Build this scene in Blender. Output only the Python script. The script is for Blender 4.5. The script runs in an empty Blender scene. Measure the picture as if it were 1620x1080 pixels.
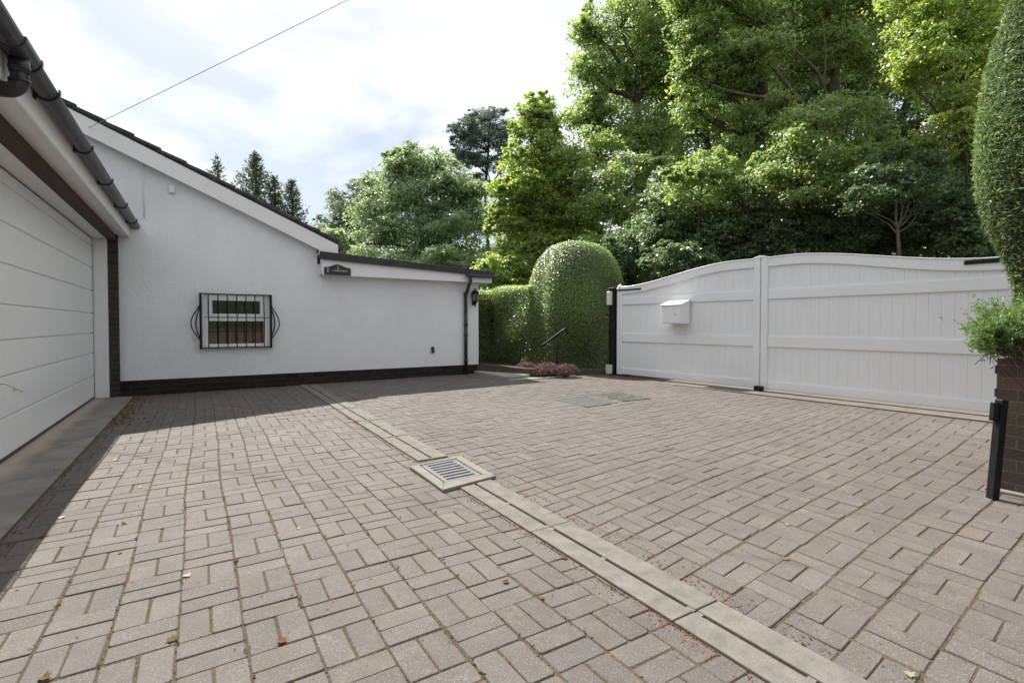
import bpy, bmesh, math, random
import numpy as np
from mathutils import Vector, Matrix
random.seed(7); RNG = np.random.default_rng(7)
S = bpy.context.scene; COL = S.collection
R = math.radians

# ------------------------------------------------------------------ camera
# world axes: +X along the back wall (to the right), +Y along the garage door (away); Z up; metres
F = 794.0; YAW = math.atan2(492.0, 794.0) ; PITCH = R(1.2); SHIFT = -10.4; CH = 1.08
cam = bpy.data.cameras.new('camera'); cam_o = bpy.data.objects.new('camera', cam); COL.objects.link(cam_o)
cam.sensor_width = 36; cam.lens = 36*F/1620; cam.shift_y = SHIFT/1620; cam.clip_end = 3000; cam.clip_start = .05
cam_o.location = (0, 0, CH); cam_o.rotation_euler = (R(90)-PITCH, 0, -YAW)
S.camera = cam_o
_f = Vector((math.sin(YAW), math.cos(YAW), 0)); _r = Vector((math.cos(YAW), -math.sin(YAW), 0)); _u = Vector((0, 0, 1))
_fw = _f*math.cos(PITCH) - _u*math.sin(PITCH); _up = _u*math.cos(PITCH) + _f*math.sin(PITCH)
O = Vector((0, 0, CH))
def ray(px, py): return _fw + _r*((px-810)/F) + _up*((540-py+SHIFT)/F)
def on_z(px, py, z=0.0): d = ray(px, py); return O + d*((z-CH)/d.z)
def on_x(px, py, x): d = ray(px, py); return O + d*(x/d.x)
def on_y(px, py, y): d = ray(px, py); return O + d*(y/d.y)
def at(px, py, dep): d = ray(px, py); return O + d*(dep/d.dot(_f))
def on_plane(px, py, p, n): d = ray(px, py); return O + d*((p-O).dot(n)/d.dot(n))

# ------------------------------------------------------------------ object helpers
def tag(o, label=None, cat=None, group=None, kind=None):
    if label: o['label'] = label
    if cat: o['category'] = cat
    if group: o['group'] = group
    if kind: o['kind'] = kind
    return o
def thing(name, loc, label, cat, group=None):
    o = bpy.data.objects.new(name, None); COL.objects.link(o); o.location = loc; o.empty_display_size = .2
    return tag(o, label, cat, group)
def origin(o):
    v = Vector((0, 0, 0))
    while o is not None: v = v + o.location; o = o.parent
    return v
def link_mesh(name, me, mats, parent=None, loc=None):
    """me is in world coordinates; stored relative to the parent (or to loc)."""
    o = bpy.data.objects.new(name, me); COL.objects.link(o)
    off = origin(parent) if parent is not None else Vector(loc if loc is not None else (0, 0, 0))
    if off.length: me.transform(Matrix.Translation(-off))
    if parent is not None: o.parent = parent
    elif loc is not None: o.location = loc
    for m in (mats if isinstance(mats, (list, tuple)) else [mats]): me.materials.append(m)
    return o
def build(name, bm, mats, parent=None, loc=None, smooth=False):
    me = bpy.data.meshes.new(name)
    bmesh.ops.recalc_face_normals(bm, faces=bm.faces[:])
    bm.to_mesh(me); bm.free()
    if smooth: me.polygons.foreach_set('use_smooth', [True]*len(me.polygons))
    return link_mesh(name, me, mats, parent, loc)
def NB(): return bmesh.new()
def box(bm, x0, x1, y0, y1, z0, z1, bev=0.0, M=None, seg=1):
    t = bmesh.new()
    bmesh.ops.create_cube(t, size=1)
    for v in t.verts: v.co = Vector(((x0+x1)/2+v.co.x*(x1-x0), (y0+y1)/2+v.co.y*(y1-y0), (z0+z1)/2+v.co.z*(z1-z0)))
    if bev: bmesh.ops.bevel(t, geom=t.edges[:], offset=bev, segments=seg, affect='EDGES', profile=.6)
    merge(bm, t, M)
def merge(bm, t, M=None, mat=0):
    mp = {}
    for v in t.verts: mp[v] = bm.verts.new(M @ v.co if M is not None else v.co)
    for f in t.faces:
        try: nf = bm.faces.new([mp[v] for v in f.verts]); nf.smooth = f.smooth; nf.material_index = mat or f.material_index
        except ValueError: pass
    t.free()
def prism(bm, pts, vec, bev=0.0):
    """closed polygon (list of Vectors) extruded by vec"""
    t = bmesh.new(); vec = Vector(vec)
    a = [t.verts.new(p) for p in pts]; b = [t.verts.new(Vector(p)+vec) for p in pts]
    t.faces.new(a); t.faces.new(b[::-1]); n = len(a)
    for i in range(n): t.faces.new((a[i], b[i], b[(i+1) % n], a[(i+1) % n]))
    if bev:
        bmesh.ops.recalc_face_normals(t, faces=t.faces[:])
        bmesh.ops.bevel(t, geom=t.edges[:], offset=bev, segments=1, affect='EDGES')
    merge(bm, t)
def tube(bm, pts, rad, sides=8, caps=True):
    pts = [Vector(p) for p in pts]; n = len(pts)
    rads = rad if isinstance(rad, (list, tuple)) else [rad]*n
    rings = []; prev = None
    for i, p in enumerate(pts):
        d = (pts[min(i+1, n-1)]-pts[max(i-1, 0)]).normalized()
        if prev is None:
            a = Vector((0, 0, 1)) if abs(d.z) < .9 else Vector((1, 0, 0)); a = d.cross(a).normalized()
        else: a = (prev-d*prev.dot(d)).normalized()
        prev = a; b = d.cross(a)
        rings.append([bm.verts.new(p+(a*math.cos(2*math.pi*k/sides)+b*math.sin(2*math.pi*k/sides))*rads[i]) for k in range(sides)])
    for i in range(n-1):
        for k in range(sides):
            f = bm.faces.new((rings[i][k], rings[i][(k+1) % sides], rings[i+1][(k+1) % sides], rings[i+1][k])); f.smooth = True
    if caps: bm.faces.new(rings[0][::-1]); bm.faces.new(rings[-1])
def lathe(bm, prof, c, sides=16):
    c = Vector(c); rings = []
    for (r, z) in prof:
        rings.append([bm.verts.new(c+Vector((r*math.cos(2*math.pi*k/sides), r*math.sin(2*math.pi*k/sides), z))) for k in range(sides)])
    for i in range(len(rings)-1):
        for k in range(sides): bm.faces.new((rings[i][k], rings[i][(k+1) % sides], rings[i+1][(k+1) % sides], rings[i+1][k]))
    bm.faces.new(rings[0][::-1]); bm.faces.new(rings[-1])
def curve_pts(ctrl, n=24):
    """Catmull-Rom"""
    P = [Vector(p) for p in ctrl]; P = [P[0]*2-P[1]]+P+[P[-1]*2-P[-2]]; out = []
    m = len(P)-3
    for i in range(n+1):
        t = i/n*m; k = min(int(t), m-1); t -= k; a, b, c, d = P[k:k+4]
        out.append(.5*((2*b)+(c-a)*t+(2*a-5*b+4*c-d)*t*t+(3*b-a-3*c+d)*t**3))
    return out
def np_mesh(name, V, Fq, col=None):
    me = bpy.data.meshes.new(name); nv, nf = len(V), len(Fq); k = Fq.shape[1]
    me.vertices.add(nv); me.vertices.foreach_set('co', V.astype(np.float32).ravel())
    me.loops.add(nf*k); me.loops.foreach_set('vertex_index', Fq.astype(np.int32).ravel())
    me.polygons.add(nf); me.polygons.foreach_set('loop_start', np.arange(0, nf*k, k, dtype=np.int32))
    me.update(calc_edges=True)
    if col is not None:
        a = me.color_attributes.new('tint', 'FLOAT_COLOR', 'POINT')
        a.data.foreach_set('color', np.hstack([col, np.ones((nv, 1))]).astype(np.float32).ravel())
    return me

# ------------------------------------------------------------------ materials
def mat(name, col=(.5, .5, .5), rough=.6, metal=0.0, spec=.5):
    m = bpy.data.materials.new(name); m.use_nodes = True; nt = m.node_tree
    b = nt.nodes['Principled BSDF']; b.inputs['Base Color'].default_value = (*col, 1); b.inputs['Roughness'].default_value = rough
    b.inputs['Metallic'].default_value = metal; b.inputs['Specular IOR Level'].default_value = spec
    return m, nt, b
def N(nt, t, **kw):
    n = nt.nodes.new(t)
    for k, v in kw.items():
        if k in n.inputs: n.inputs[k].default_value = v
        else: setattr(n, k, v)
    return n
def noise(nt, scale, detail=4, rough=.6, vec=None):
    n = N(nt, 'ShaderNodeTexNoise', Scale=scale, Detail=detail, Roughness=rough)
    if vec is None: vec = coord(nt)
    nt.links.new(vec, n.inputs['Vector']); return n.outputs['Fac']
def coord(nt):
    for n in nt.nodes:
        if n.name == 'geo_pos': return n.outputs['Position']
    g = nt.nodes.new('ShaderNodeNewGeometry'); g.name = 'geo_pos'; return g.outputs['Position']
def ramp(nt, fac, stops):
    r = nt.nodes.new('ShaderNodeValToRGB'); e = r.color_ramp.elements
    while len(e) < len(stops): e.new(.5)
    for i, (p, c) in enumerate(stops):
        e[i].position = p; e[i].color = (*(c if isinstance(c, tuple) else (c, c, c)), 1)
    nt.links.new(fac, r.inputs[0]); return r.outputs[0]
def mix(nt, a, b, fac, mode='MIX'):
    n = nt.nodes.new('ShaderNodeMix'); n.data_type = 'RGBA'; n.blend_type = mode
    for sock, v in ((n.inputs[0], fac), (n.inputs[6], a), (n.inputs[7], b)):
        if isinstance(v, (int, float)): sock.default_value = v
        elif isinstance(v, tuple): sock.default_value = (*v, 1)
        else: nt.links.new(v, sock)
    return n.outputs[2]
def bump(nt, b, h, strength=.3, dist=.01):
    n = N(nt, 'ShaderNodeBump', Strength=strength, Distance=dist); nt.links.new(h, n.inputs['Height'])
    prev = b.inputs['Normal'].links
    if prev: nt.links.new(prev[0].from_socket, n.inputs['Normal'])
    nt.links.new(n.outputs[0], b.inputs['Normal'])
def mottled(name, c1, c2, scale=6, rough=.7, bs=40, bstr=.25, bdist=.004, spec=.4, speck=None):
    m, nt, b = mat(name, c1, rough, spec=spec)
    c = mix(nt, c1, c2, ramp(nt, noise(nt, scale, 6), [(.3, 0.0), (.7, 1.0)]))
    if speck: c = mix(nt, c, speck[0], ramp(nt, noise(nt, speck[1], 2), [(speck[2], 0.0), (speck[2]+.06, 1.0)]))
    nt.links.new(c, b.inputs['Base Color'])
    if bstr: bump(nt, b, noise(nt, bs, 5), bstr, bdist)
    return m
def brick_mat(name, axis, c1, c2, mortar, w=.225, h=.075, mw=.01):
    m, nt, b = mat(name, c1, .85, spec=.25)
    sp = N(nt, 'ShaderNodeSeparateXYZ'); nt.links.new(coord(nt), sp.inputs[0])
    cb = N(nt, 'ShaderNodeCombineXYZ'); nt.links.new(sp.outputs[axis], cb.inputs[0]); nt.links.new(sp.outputs['Z'], cb.inputs[1])
    wob = N(nt, 'ShaderNodeTexNoise', Scale=14.0, Detail=2.0); nt.links.new(coord(nt), wob.inputs['Vector'])
    ad = N(nt, 'ShaderNodeVectorMath', operation='MULTIPLY_ADD'); nt.links.new(wob.outputs['Color'], ad.inputs[0])
    ad.inputs[1].default_value = (.012, .012, 0); nt.links.new(cb.outputs[0], ad.inputs[2])
    t = N(nt, 'ShaderNodeTexBrick', Scale=1.0); t.offset = .5
    nt.links.new(ad.outputs[0], t.inputs['Vector'])
    t.inputs['Color1'].default_value = (*c1, 1); t.inputs['Color2'].default_value = (*c2, 1); t.inputs['Mortar'].default_value = (*mortar, 1)
    t.inputs['Mortar Size'].default_value = mw*.5; t.inputs['Mortar Smooth'].default_value = .2; t.inputs['Brick Width'].default_value = w; t.inputs['Row Height'].default_value = h
    c = mix(nt, t.outputs['Color'], (.5, .5, .5), mix(nt, (0, 0, 0), (.35, .35, .35), noise(nt, 30, 5)), 'OVERLAY')
    c = mix(nt, c, (.62, .6, .56), ramp(nt, noise(nt, 9, 6), [(.72, 0.0), (.86, .35)]))
    nt.links.new(c, b.inputs['Base Color'])
    inv = N(nt, 'ShaderNodeMath', operation='MULTIPLY_ADD'); nt.links.new(t.outputs['Fac'], inv.inputs[0]); inv.inputs[1].default_value = -1; nt.links.new(noise(nt, 60, 4), inv.inputs[2])
    bump(nt, b, inv.outputs[0], .6, .006)
    return m
def leaf_mat(name, col, trans=.4, gloss=.06, var=1.0, tcol=None):
    m = bpy.data.materials.new(name); m.use_nodes = True; nt = m.node_tree; nt.nodes.clear()
    out = N(nt, 'ShaderNodeOutputMaterial')
    a = N(nt, 'ShaderNodeAttribute', attribute_name='tint')
    c = mix(nt, col, a.outputs['Color'], var, 'MULTIPLY')
    tc = mix(nt, tcol or tuple(min(1, x*k) for x, k in zip(col, (1.9, 1.8, .8))), a.outputs['Color'], var, 'MULTIPLY')
    d = N(nt, 'ShaderNodeBsdfDiffuse'); nt.links.new(c, d.inputs[0])
    t = N(nt, 'ShaderNodeBsdfTranslucent'); nt.links.new(tc, t.inputs[0])
    ms = N(nt, 'ShaderNodeMixShader'); ms.inputs[0].default_value = trans; nt.links.new(d.outputs[0], ms.inputs[1]); nt.links.new(t.outputs[0], ms.inputs[2])
    g = N(nt, 'ShaderNodeBsdfGlossy', Roughness=.42); g.inputs[0].default_value = (.9, .95, .9, 1)
    m2 = N(nt, 'ShaderNodeMixShader'); fr = N(nt, 'ShaderNodeFresnel', IOR=1.5); mu = N(nt, 'ShaderNodeMath', operation='MULTIPLY')
    nt.links.new(fr.outputs[0], mu.inputs[0]); mu.inputs[1].default_value = gloss*5.5; mu.use_clamp = True; nt.links.new(mu.outputs[0], m2.inputs[0]); nt.links.new(ms.outputs[0], m2.inputs[1]); nt.links.new(g.outputs[0], m2.inputs[2])
    nt.links.new(m2.outputs[0], out.inputs[0]); return m

# painted roughcast
def stucco(name, c, bstr):
    m, nt, b = mat(name, c, .8, spec=.3)
    cc = mix(nt, c, tuple(x*.9 for x in c), ramp(nt, noise(nt, 1.3, 6, .65), [(.4, 0.0), (.75, 1.0)]))
    sp = N(nt, 'ShaderNodeSeparateXYZ'); nt.links.new(coord(nt), sp.inputs[0])
    cb = N(nt, 'ShaderNodeCombineXYZ'); k = N(nt, 'ShaderNodeMath', operation='MULTIPLY'); k.inputs[1].default_value = .12
    nt.links.new(sp.outputs['Z'], k.inputs[0]); nt.links.new(k.outputs[0], cb.inputs[2]); nt.links.new(sp.outputs['X'], cb.inputs[0]); nt.links.new(sp.outputs['Y'], cb.inputs[1])
    cc = mix(nt, cc, (.55, .53, .47), ramp(nt, noise(nt, 5, 5, .6, cb.outputs[0]), [(.6, 0.0), (.9, .3)]))
    nt.links.new(cc, b.inputs['Base Color'])
    bump(nt, b, noise(nt, 28, 5, .7), bstr, .02); bump(nt, b, noise(nt, 90, 3, .7), bstr*.7, .006); return m
M_wall = stucco('roughcast_paint', (.83, .835, .835), .55)
M_white = mottled('white_upvc', (.80, .80, .80), (.76, .76, .75), 3, .35, 20, .02, .002)
M_gate = mottled('white_gate_plastic', (.84, .845, .85), (.80, .805, .805), 2.2, .3, 14, .03, .002, .5)
M_fascia = mottled('white_painted_board', (.85, .845, .835), (.80, .79, .77), 2.5, .45, 25, .06, .003)
M_door = mottled('door_steel_white', (.88, .885, .88), (.85, .855, .845), 1.5, .4, 160, .12, .0015)
M_black = mottled('black_plastic', (.018, .018, .02), (.03, .03, .033), 8, .35, 30, .08, .002, .5)
M_gut = mottled('grey_black_gutter', (.03, .03, .036), (.055, .055, .062), 5, .4, 30, .1, .002, .5)
M_iron = mottled('black_iron', (.009, .009, .0095), (.015, .015, .016), 12, .5, 60, .15, .002, .25)
M_felt = mottled('roof_felt', (.035, .034, .034), (.06, .058, .055), 7, .85, 60, .3, .004)
M_tile = mottled('roof_tile', (.04, .038, .04), (.075, .07, .068), 5, .85, 30, .4, .006, .3, ((.2, .2, .17), 40, .68))
M_plinth = brick_mat('dark_plinth_brick', 'X', (.018, .014, .012), (.034, .025, .020), (.045, .041, .038))
M_pierb = brick_mat('garage_brick_x', 'X', (.036, .028, .025), (.062, .045, .038), (.085, .079, .073))
M_pierb2 = brick_mat('garage_brick_y', 'Y', (.036, .028, .025), (.062, .045, .038), (.085, .079, .073))
M_lintel = mottled('brown_lintel', (.055, .03, .025), (.085, .05, .04), 9, .8, 40, .3, .005)
M_planter = brick_mat('planter_brick', 'Y', (.075, .055, .046), (.12, .085, .066), (.12, .11, .098))
M_lowwall = brick_mat('low_wall_brick', 'X', (.085, .065, .045), (.115, .085, .06), (.095, .085, .07))
M_conc = mottled('weathered_concrete', (.27, .26, .235), (.36, .345, .315), 5, .9, 55, .35, .004, .25, ((.42, .41, .38), 120, .66))
M_drain = mottled('grey_channel_concrete', (.140, .128, .112), (.222, .206, .180), 11, .9, 160, .6, .003, .25, ((.10, .095, .08), 210, .60))
M_slab = mottled('grate_surround_concrete', (.18, .168, .142), (.25, .233, .20), 11, .9, 140, .6, .003, .25, ((.15, .14, .11), 130, .60))
M_grate = mottled('galvanised_grate', (.13, .126, .13), (.185, .18, .185), 14, .5, 60, .1, .002)
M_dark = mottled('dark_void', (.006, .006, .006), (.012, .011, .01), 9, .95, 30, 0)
M_cover = mottled('steel_cover', (.10, .098, .095), (.15, .146, .14), 12, .85, 80, .3, .003, .15)
M_cover2 = mottled('cast_cover', (.105, .10, .094), (.19, .182, .17), 9, .85, 60, .3, .003, .15)
M_apron = None
def apron():
    m, nt, b = mat('apron_concrete', (.2, .19, .175), .9, spec=.25)
    c = mix(nt, (.16, .157, .148), (.25, .24, .22), ramp(nt, noise(nt, 3, 7, .65), [(.35, 0.0), (.7, 1.0)]))
    sp = N(nt, 'ShaderNodeSeparateXYZ'); nt.links.new(coord(nt), sp.inputs[0])
    w = N(nt, 'ShaderNodeMath', operation='MULTIPLY_ADD'); nt.links.new(noise(nt, 2.5, 5), w.inputs[0]); w.inputs[1].default_value = .22; nt.links.new(sp.outputs['X'], w.inputs[2])
    c = mix(nt, (.34, .29, .23), c, ramp(nt, w.outputs[0], [(0.0, 0.0), (1.0, 1.0)]))
    mr = N(nt, 'ShaderNodeMapRange'); nt.links.new(w.outputs[0], mr.inputs[0]); mr.inputs[1].default_value = -1.12; mr.inputs[2].default_value = -1.02
    c = mix(nt, (.42, .355, .285), mix(nt, (.19, .17, .145), (.31, .283, .245), ramp(nt, noise(nt, 3, 7, .65), [(.35, 0.0), (.7, 1.0)])), mr.outputs[0])
    nt.links.new(c, b.inputs['Base Color']); bump(nt, b, noise(nt, 60, 5), .35, .004); return m
M_apron = apron()
def paver():
    m, nt, b = mat('concrete_block', (.3, .27, .25), .78, spec=.35)
    a = N(nt, 'ShaderNodeAttribute', attribute_name='tint')
    c = mix(nt, (.134, .114, .0995), (.100, .0855, .0755), ramp(nt, noise(nt, .7, 6, .6), [(.35, 0.0), (.7, 1.0)]))
    c = mix(nt, c, (.195, .174, .155), ramp(nt, noise(nt, 8, 9, .78), [(.48, 0.0), (.82, .75)]))
    c = mix(nt, c, (.075, .066, .058), ramp(nt, noise(nt, 2.6, 9, .8), [(.52, 0.0), (.8, .65)]))
    c = mix(nt, c, (.33, .305, .28), ramp(nt, noise(nt, 210, 3, .65), [(.56, 0.0), (.68, .75)]))
    c = mix(nt, c, (.045, .038, .033), ramp(nt, noise(nt, 170, 3, .65), [(.57, 0.0), (.69, .7)]))
    c = mix(nt, c, (.34, .325, .29), ramp(nt, noise(nt, 17, 6, .65), [(.66, 0.0), (.75, .6)]))
    c = mix(nt, c, (.10, .105, .05), ramp(nt, noise(nt, 1.7, 7, .7), [(.60, 0.0), (.8, .4)]))
    c = mix(nt, c, a.outputs['Color'], 1.0, 'MULTIPLY')
    nt.links.new(c, b.inputs['Base Color'])
    bump(nt, b, noise(nt, 240, 3, .7), .45, .0025); bump(nt, b, noise(nt, 30, 4, .6), .3, .004); return m
M_pav = paver()
def joint():
    m, nt, b = mat('joint_sand', (.12, .1, .07), .95, spec=.1)
    c = mix(nt, (.055, .042, .030), (.15, .115, .08), ramp(nt, noise(nt, 140, 4, .7), [(.35, 0.0), (.65, 1.0)]))
    c = mix(nt, c, (.34, .28, .20), ramp(nt, noise(nt, 210, 2), [(.62, 0.0), (.68, .8)]))
    c = mix(nt, c, (.075, .095, .022), ramp(nt, noise(nt, 2.9, 8, .75), [(.54, 0.0), (.66, .8)]))
    c = mix(nt, c, (.16, .06, .035), ramp(nt, noise(nt, 4.7, 8, .75), [(.56, 0.0), (.66, .75)]))
    nt.links.new(c, b.inputs['Base Color']); bump(nt, b, noise(nt, 150, 4), 1.0, .008); return m
M_joint = joint()
M_soil = mottled('soil', (.05, .04, .03), (.09, .07, .05), 5, .95, 40, .6, .02)
M_grass = mottled('rough_grass', (.05, .075, .02), (.075, .085, .03), .8, .95, 20, .6, .03)
M_bark = mottled('bark', (.085, .07, .05), (.17, .145, .11), 7, .95, 18, .8, .02)
M_barkd = mottled('dark_bark', (.045, .036, .028), (.085, .07, .055), 7, .95, 18, .8, .02)
M_barkp = mottled('pine_bark', (.12, .085, .065), (.2, .14, .105), 7, .95, 18, .8, .02)
M_barkl = mottled('pale_bark', (.17, .13, .10), (.27, .22, .17), 7, .95, 18, .6, .02)
mg, ntg, bg = mat('window_glass', (.010, .014, .012), .03, spec=.85); M_glass = mg; bg.inputs['IOR'].default_value = 2.1
mlg, _, blg = mat('lantern_glass', (.35, .35, .33), .1, spec=.8); blg.inputs['Transmission Weight'].default_value = .8; M_lglass = mlg
M_green = mottled('plaque_green', (.03, .10, .07), (.012, .04, .03), 22, .4, 30, .02, .001)
M_pale = mottled('plaque_pale_paint', (.45, .5, .48), (.55, .58, .55), 20, .5, 30, 0)
M_wire = mottled('wire_grey', (.25, .25, .26), (.3, .3, .3), 9, .6, 30, 0)
M_cream = mottled('cream_plastic', (.70, .68, .60), (.64, .61, .52), 9, .4, 30, .05, .002)
M_lock = mottled('lock_metal', (.25, .25, .25), (.35, .35, .34), 20, .35, 30, 0)
M_dead = leaf_mat('dry_leaf', (.20, .135, .085), .25, .0)
M_litter = leaf_mat('litter', (.15, .075, .045), .15, .0)
M_pal = leaf_mat('pale_petal', (.46, .41, .30), .25, .03)
M_moss = leaf_mat('moss', (.10, .15, .035), .3, .0)
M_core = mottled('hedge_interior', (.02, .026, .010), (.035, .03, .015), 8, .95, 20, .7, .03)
L_syc = leaf_mat('sycamore_leaf', (.165, .22, .085), .5, .02, tcol=(.53, .68, .19))
L_brt = leaf_mat('bright_maple_leaf', (.185, .245, .07), .52, .02, tcol=(.62, .77, .16))
L_ash = leaf_mat('ash_leaf', (.16, .225, .13), .5, .025, tcol=(.54, .68, .31))
L_grey = leaf_mat('grey_green_leaf', (.16, .20, .15), .46, .02, tcol=(.44, .54, .34))
L_dark = leaf_mat('dark_laurel_leaf', (.10, .148, .075), .42, .025, tcol=(.32, .45, .16))
L_pine = leaf_mat('pine_needle', (.12, .16, .13), .35, .02, tcol=(.3, .38, .29))
L_cyp = leaf_mat('cypress_scale', (.10, .135, .105), .3, .02)
L_hed = leaf_mat('privet_leaf', (.17, .24, .085), .48, .04, tcol=(.5, .64, .15))
L_yew = leaf_mat('yew_needle', (.115, .16, .07), .36, .006, tcol=(.34, .46, .15))
L_jun = leaf_mat('juniper_needle', (.12, .19, .07), .36, .008, tcol=(.3, .44, .13))
L_twig = leaf_mat('juniper_dead_twig', (.10, .065, .05), .1, .02)
L_heath = leaf_mat('heather_leaf', (.15, .095, .09), .35, .0, tcol=(.26, .165, .15))
# ------------------------------------------------------------------ ground
def gz(x, y):
    a = min(max((x+.5)/5.5, 0), 1); t = min(max((y-4.5)/4.8, 0), 1); t = t*t*(3-2*t)
    return .045*a*t
bm = NB(); bmesh.ops.create_grid(bm, x_segments=8, y_segments=8, size=700)
for v in bm.verts: v.co.z = -.09
g = build('ground', bm, M_grass); tag(g, kind='structure')

WY = 9.42          # back wall plane
XA = -.87          # edge of the garage apron
XD0, XD1 = 1.445, 1.70   # drain channel
HP = Vector((7.61, 4.72, 0))            # where the gate leaves meet
dl = Vector((-.087, 1, 0)).normalized(); dr = Vector((.056, -1, 0)).normalized()
LL = 2.99
HL = HP+dl*LL; HR = HP+dr*LL

# block paving: real blocks in basket weave, one sheet of jointing sand below
def clip(poly, a, b, c):   # keep a*x+b*y<=c
    out = []
    for i in range(len(poly)):
        p, q = poly[i], poly[(i+1) % len(poly)]; dp, dq = a*p[0]+b*p[1]-c, a*q[0]+b*q[1]-c
        if dp <= 0: out.append(p)
        if (dp < 0 < dq) or (dq < 0 < dp):
            t = dp/(dp-dq); out.append((p[0]+(q[0]-p[0])*t, p[1]+(q[1]-p[1])*t))
    return out
PV, PF, PC = [], [], []
def inset(poly, d):
    n = len(poly); out = []
    for i in range(n):
        p0, p1, p2 = poly[i-1], poly[i], poly[(i+1) % n]
        e1 = (p1[0]-p0[0], p1[1]-p0[1]); e2 = (p2[0]-p1[0], p2[1]-p1[1])
        l1 = math.hypot(*e1) or 1e-9; l2 = math.hypot(*e2) or 1e-9
        n1 = (-e1[1]/l1, e1[0]/l1); n2 = (-e2[1]/l2, e2[0]/l2)
        k = 1+n1[0]*n2[0]+n1[1]*n2[1]
        if k < .15: k = .15
        out.append((p1[0]+(n1[0]+n2[0])/k*d, p1[1]+(n1[1]+n2[1])/k*d))
    return out
def area(poly): return .5*sum(poly[i-1][0]*poly[i][1]-poly[i][0]*poly[i-1][1] for i in range(len(poly)))
def add_block(poly, tintbase=1.0):
    if len(poly) < 3: return
    if area(poly) < 0: poly = poly[::-1]
    if area(poly) < .0016: return
    cx = sum(p[0] for p in poly)/len(poly); cy = sum(p[1] for p in poly)/len(poly)
    cl_ = lambda v, m: max(-m, min(m, v)); h = cl_(random.gauss(0, .0012), .0018); tx, ty = cl_(random.gauss(0, .007), .012), cl_(random.gauss(0, .007), .012)
    v = tintbase*random.gauss(1, .05); w = random.gauss(0, .013)
    tint = (v*(1+w), v, v*(1-w))
    z = lambda p, dz: gz(*p)+h+(p[0]-cx)*tx+(p[1]-cy)*ty+dz
    # rounded corners: split each corner in two points
    rp = []
    n = len(poly)
    for i in range(n):
        p0, p1, p2 = poly[i-1], poly[i], poly[(i+1) % n]
        for q in (p0, p2):
            l = math.hypot(q[0]-p1[0], q[1]-p1[1]); k = min(random.uniform(.004, .010)/max(l, 1e-6), .3)
            rp.append((p1[0]+(q[0]-p1[0])*k+random.gauss(0, .0005), p1[1]+(q[1]-p1[1])*k+random.gauss(0, .0005)))
    poly = rp; n = len(poly)
    i0 = len(PV)
    for p in poly: PV.append((p[0], p[1], z(p, -.03)))
    for p in poly: PV.append((p[0], p[1], z(p, -.0028)))
    ins = inset(poly, .0028)
    for p in ins: PV.append((p[0], p[1], z(p, 0)))
    PC.extend([tint]*(3*n))
    for i in range(n):
        j = (i+1) % n
        PF.append((i0+i, i0+j, i0+n+j, i0+n+i)); PF.append((i0+n+i, i0+n+j, i0+2*n+j, i0+2*n+i))
    PF.append(tuple(range(i0+2*n, i0+3*n)))
P_ = .2005      # module
def weave(u0, u1, v0, v1, warp, clips, wide_u=.0068, wide_v=.0042, off=0, tb=1.0):
    nu = int(math.ceil((u1-u0)/P_)); nv = int(math.ceil((v1-v0)/P_))
    for i in range(nu):
        for j in range(nv):
            a, b = u0+i*P_, v0+j*P_
            ju, jv = random.gauss(0, .002), random.gauss(0, .002)
            ga, gb = wide_u/2, wide_v/2
            if (i+j+off) % 2 == 0:
                rects = [(a+ga, a+P_-ga, b+gb, b+P_/2-.0022), (a+ga, a+P_-ga, b+P_/2+.0022, b+P_-gb)]
            else:
                rects = [(a+ga, a+P_/2-.0034, b+gb, b+P_-gb), (a+P_/2+.0034, a+P_-ga, b+gb, b+P_-gb)]
            for (x0, x1, y0, y1) in rects:
                r = random.gauss(0, .006); cx, cy = (x0+x1)/2, (y0+y1)/2
                dx, dy = ju+random.gauss(0, .0012), jv+random.gauss(0, .0012)
                q = []
                for (x, y) in ((x0, y0), (x1, y0), (x1, y1), (x0, y1)):
                    q.append(warp(x-(y-cy)*r+dx, y+(x-cx)*r+dy))
                for c in clips:
                    q = clip(q, *c)
                    if len(q) < 3: break
                add_block(q, tb)
def warpL(x, y): return (x+.010*math.sin(y*1.1+.4)+.006*math.sin(y*2.7), y+.012*math.sin(x*1.5+.3)+.008*math.sin(y*.9))
weave(-.885, 1.5, -2.2, WY+.1, warpL, [(-1, 0, -(XA+.012)), (1, 0, XD0-.008), (0, 1, WY-.005)], tb=.95)
def warpR(u, v):
    x = u-1.7
    s = .075+.085*math.exp(-((v-2.0)/1.0)**2)+.03*math.exp(-((v-4)/1.5)**2)
    return (u+.015*math.sin(v*.8), v+s*x+.02*math.sin(x*1.15+v*.5)*min(x, 1)+.0)
nk = Vector((dr.y, -dr.x, 0));
KERB = .40
def gate_x(y): return 7.61-.087*(y-4.72) if y > 4.72 else 7.61-.056*(y-4.72)
clr = [(-1, 0, -(XD1+.006)), (0, 1, WY+1.2),
       (1, .056, (7.61-KERB-.022)+.056*4.72), (1, .087, (7.61-KERB-.022)+.087*4.72)]
weave(1.68, 7.9, -3.0, WY+1.0, warpR, clr, .0045, .0085, 0, .96)
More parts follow.
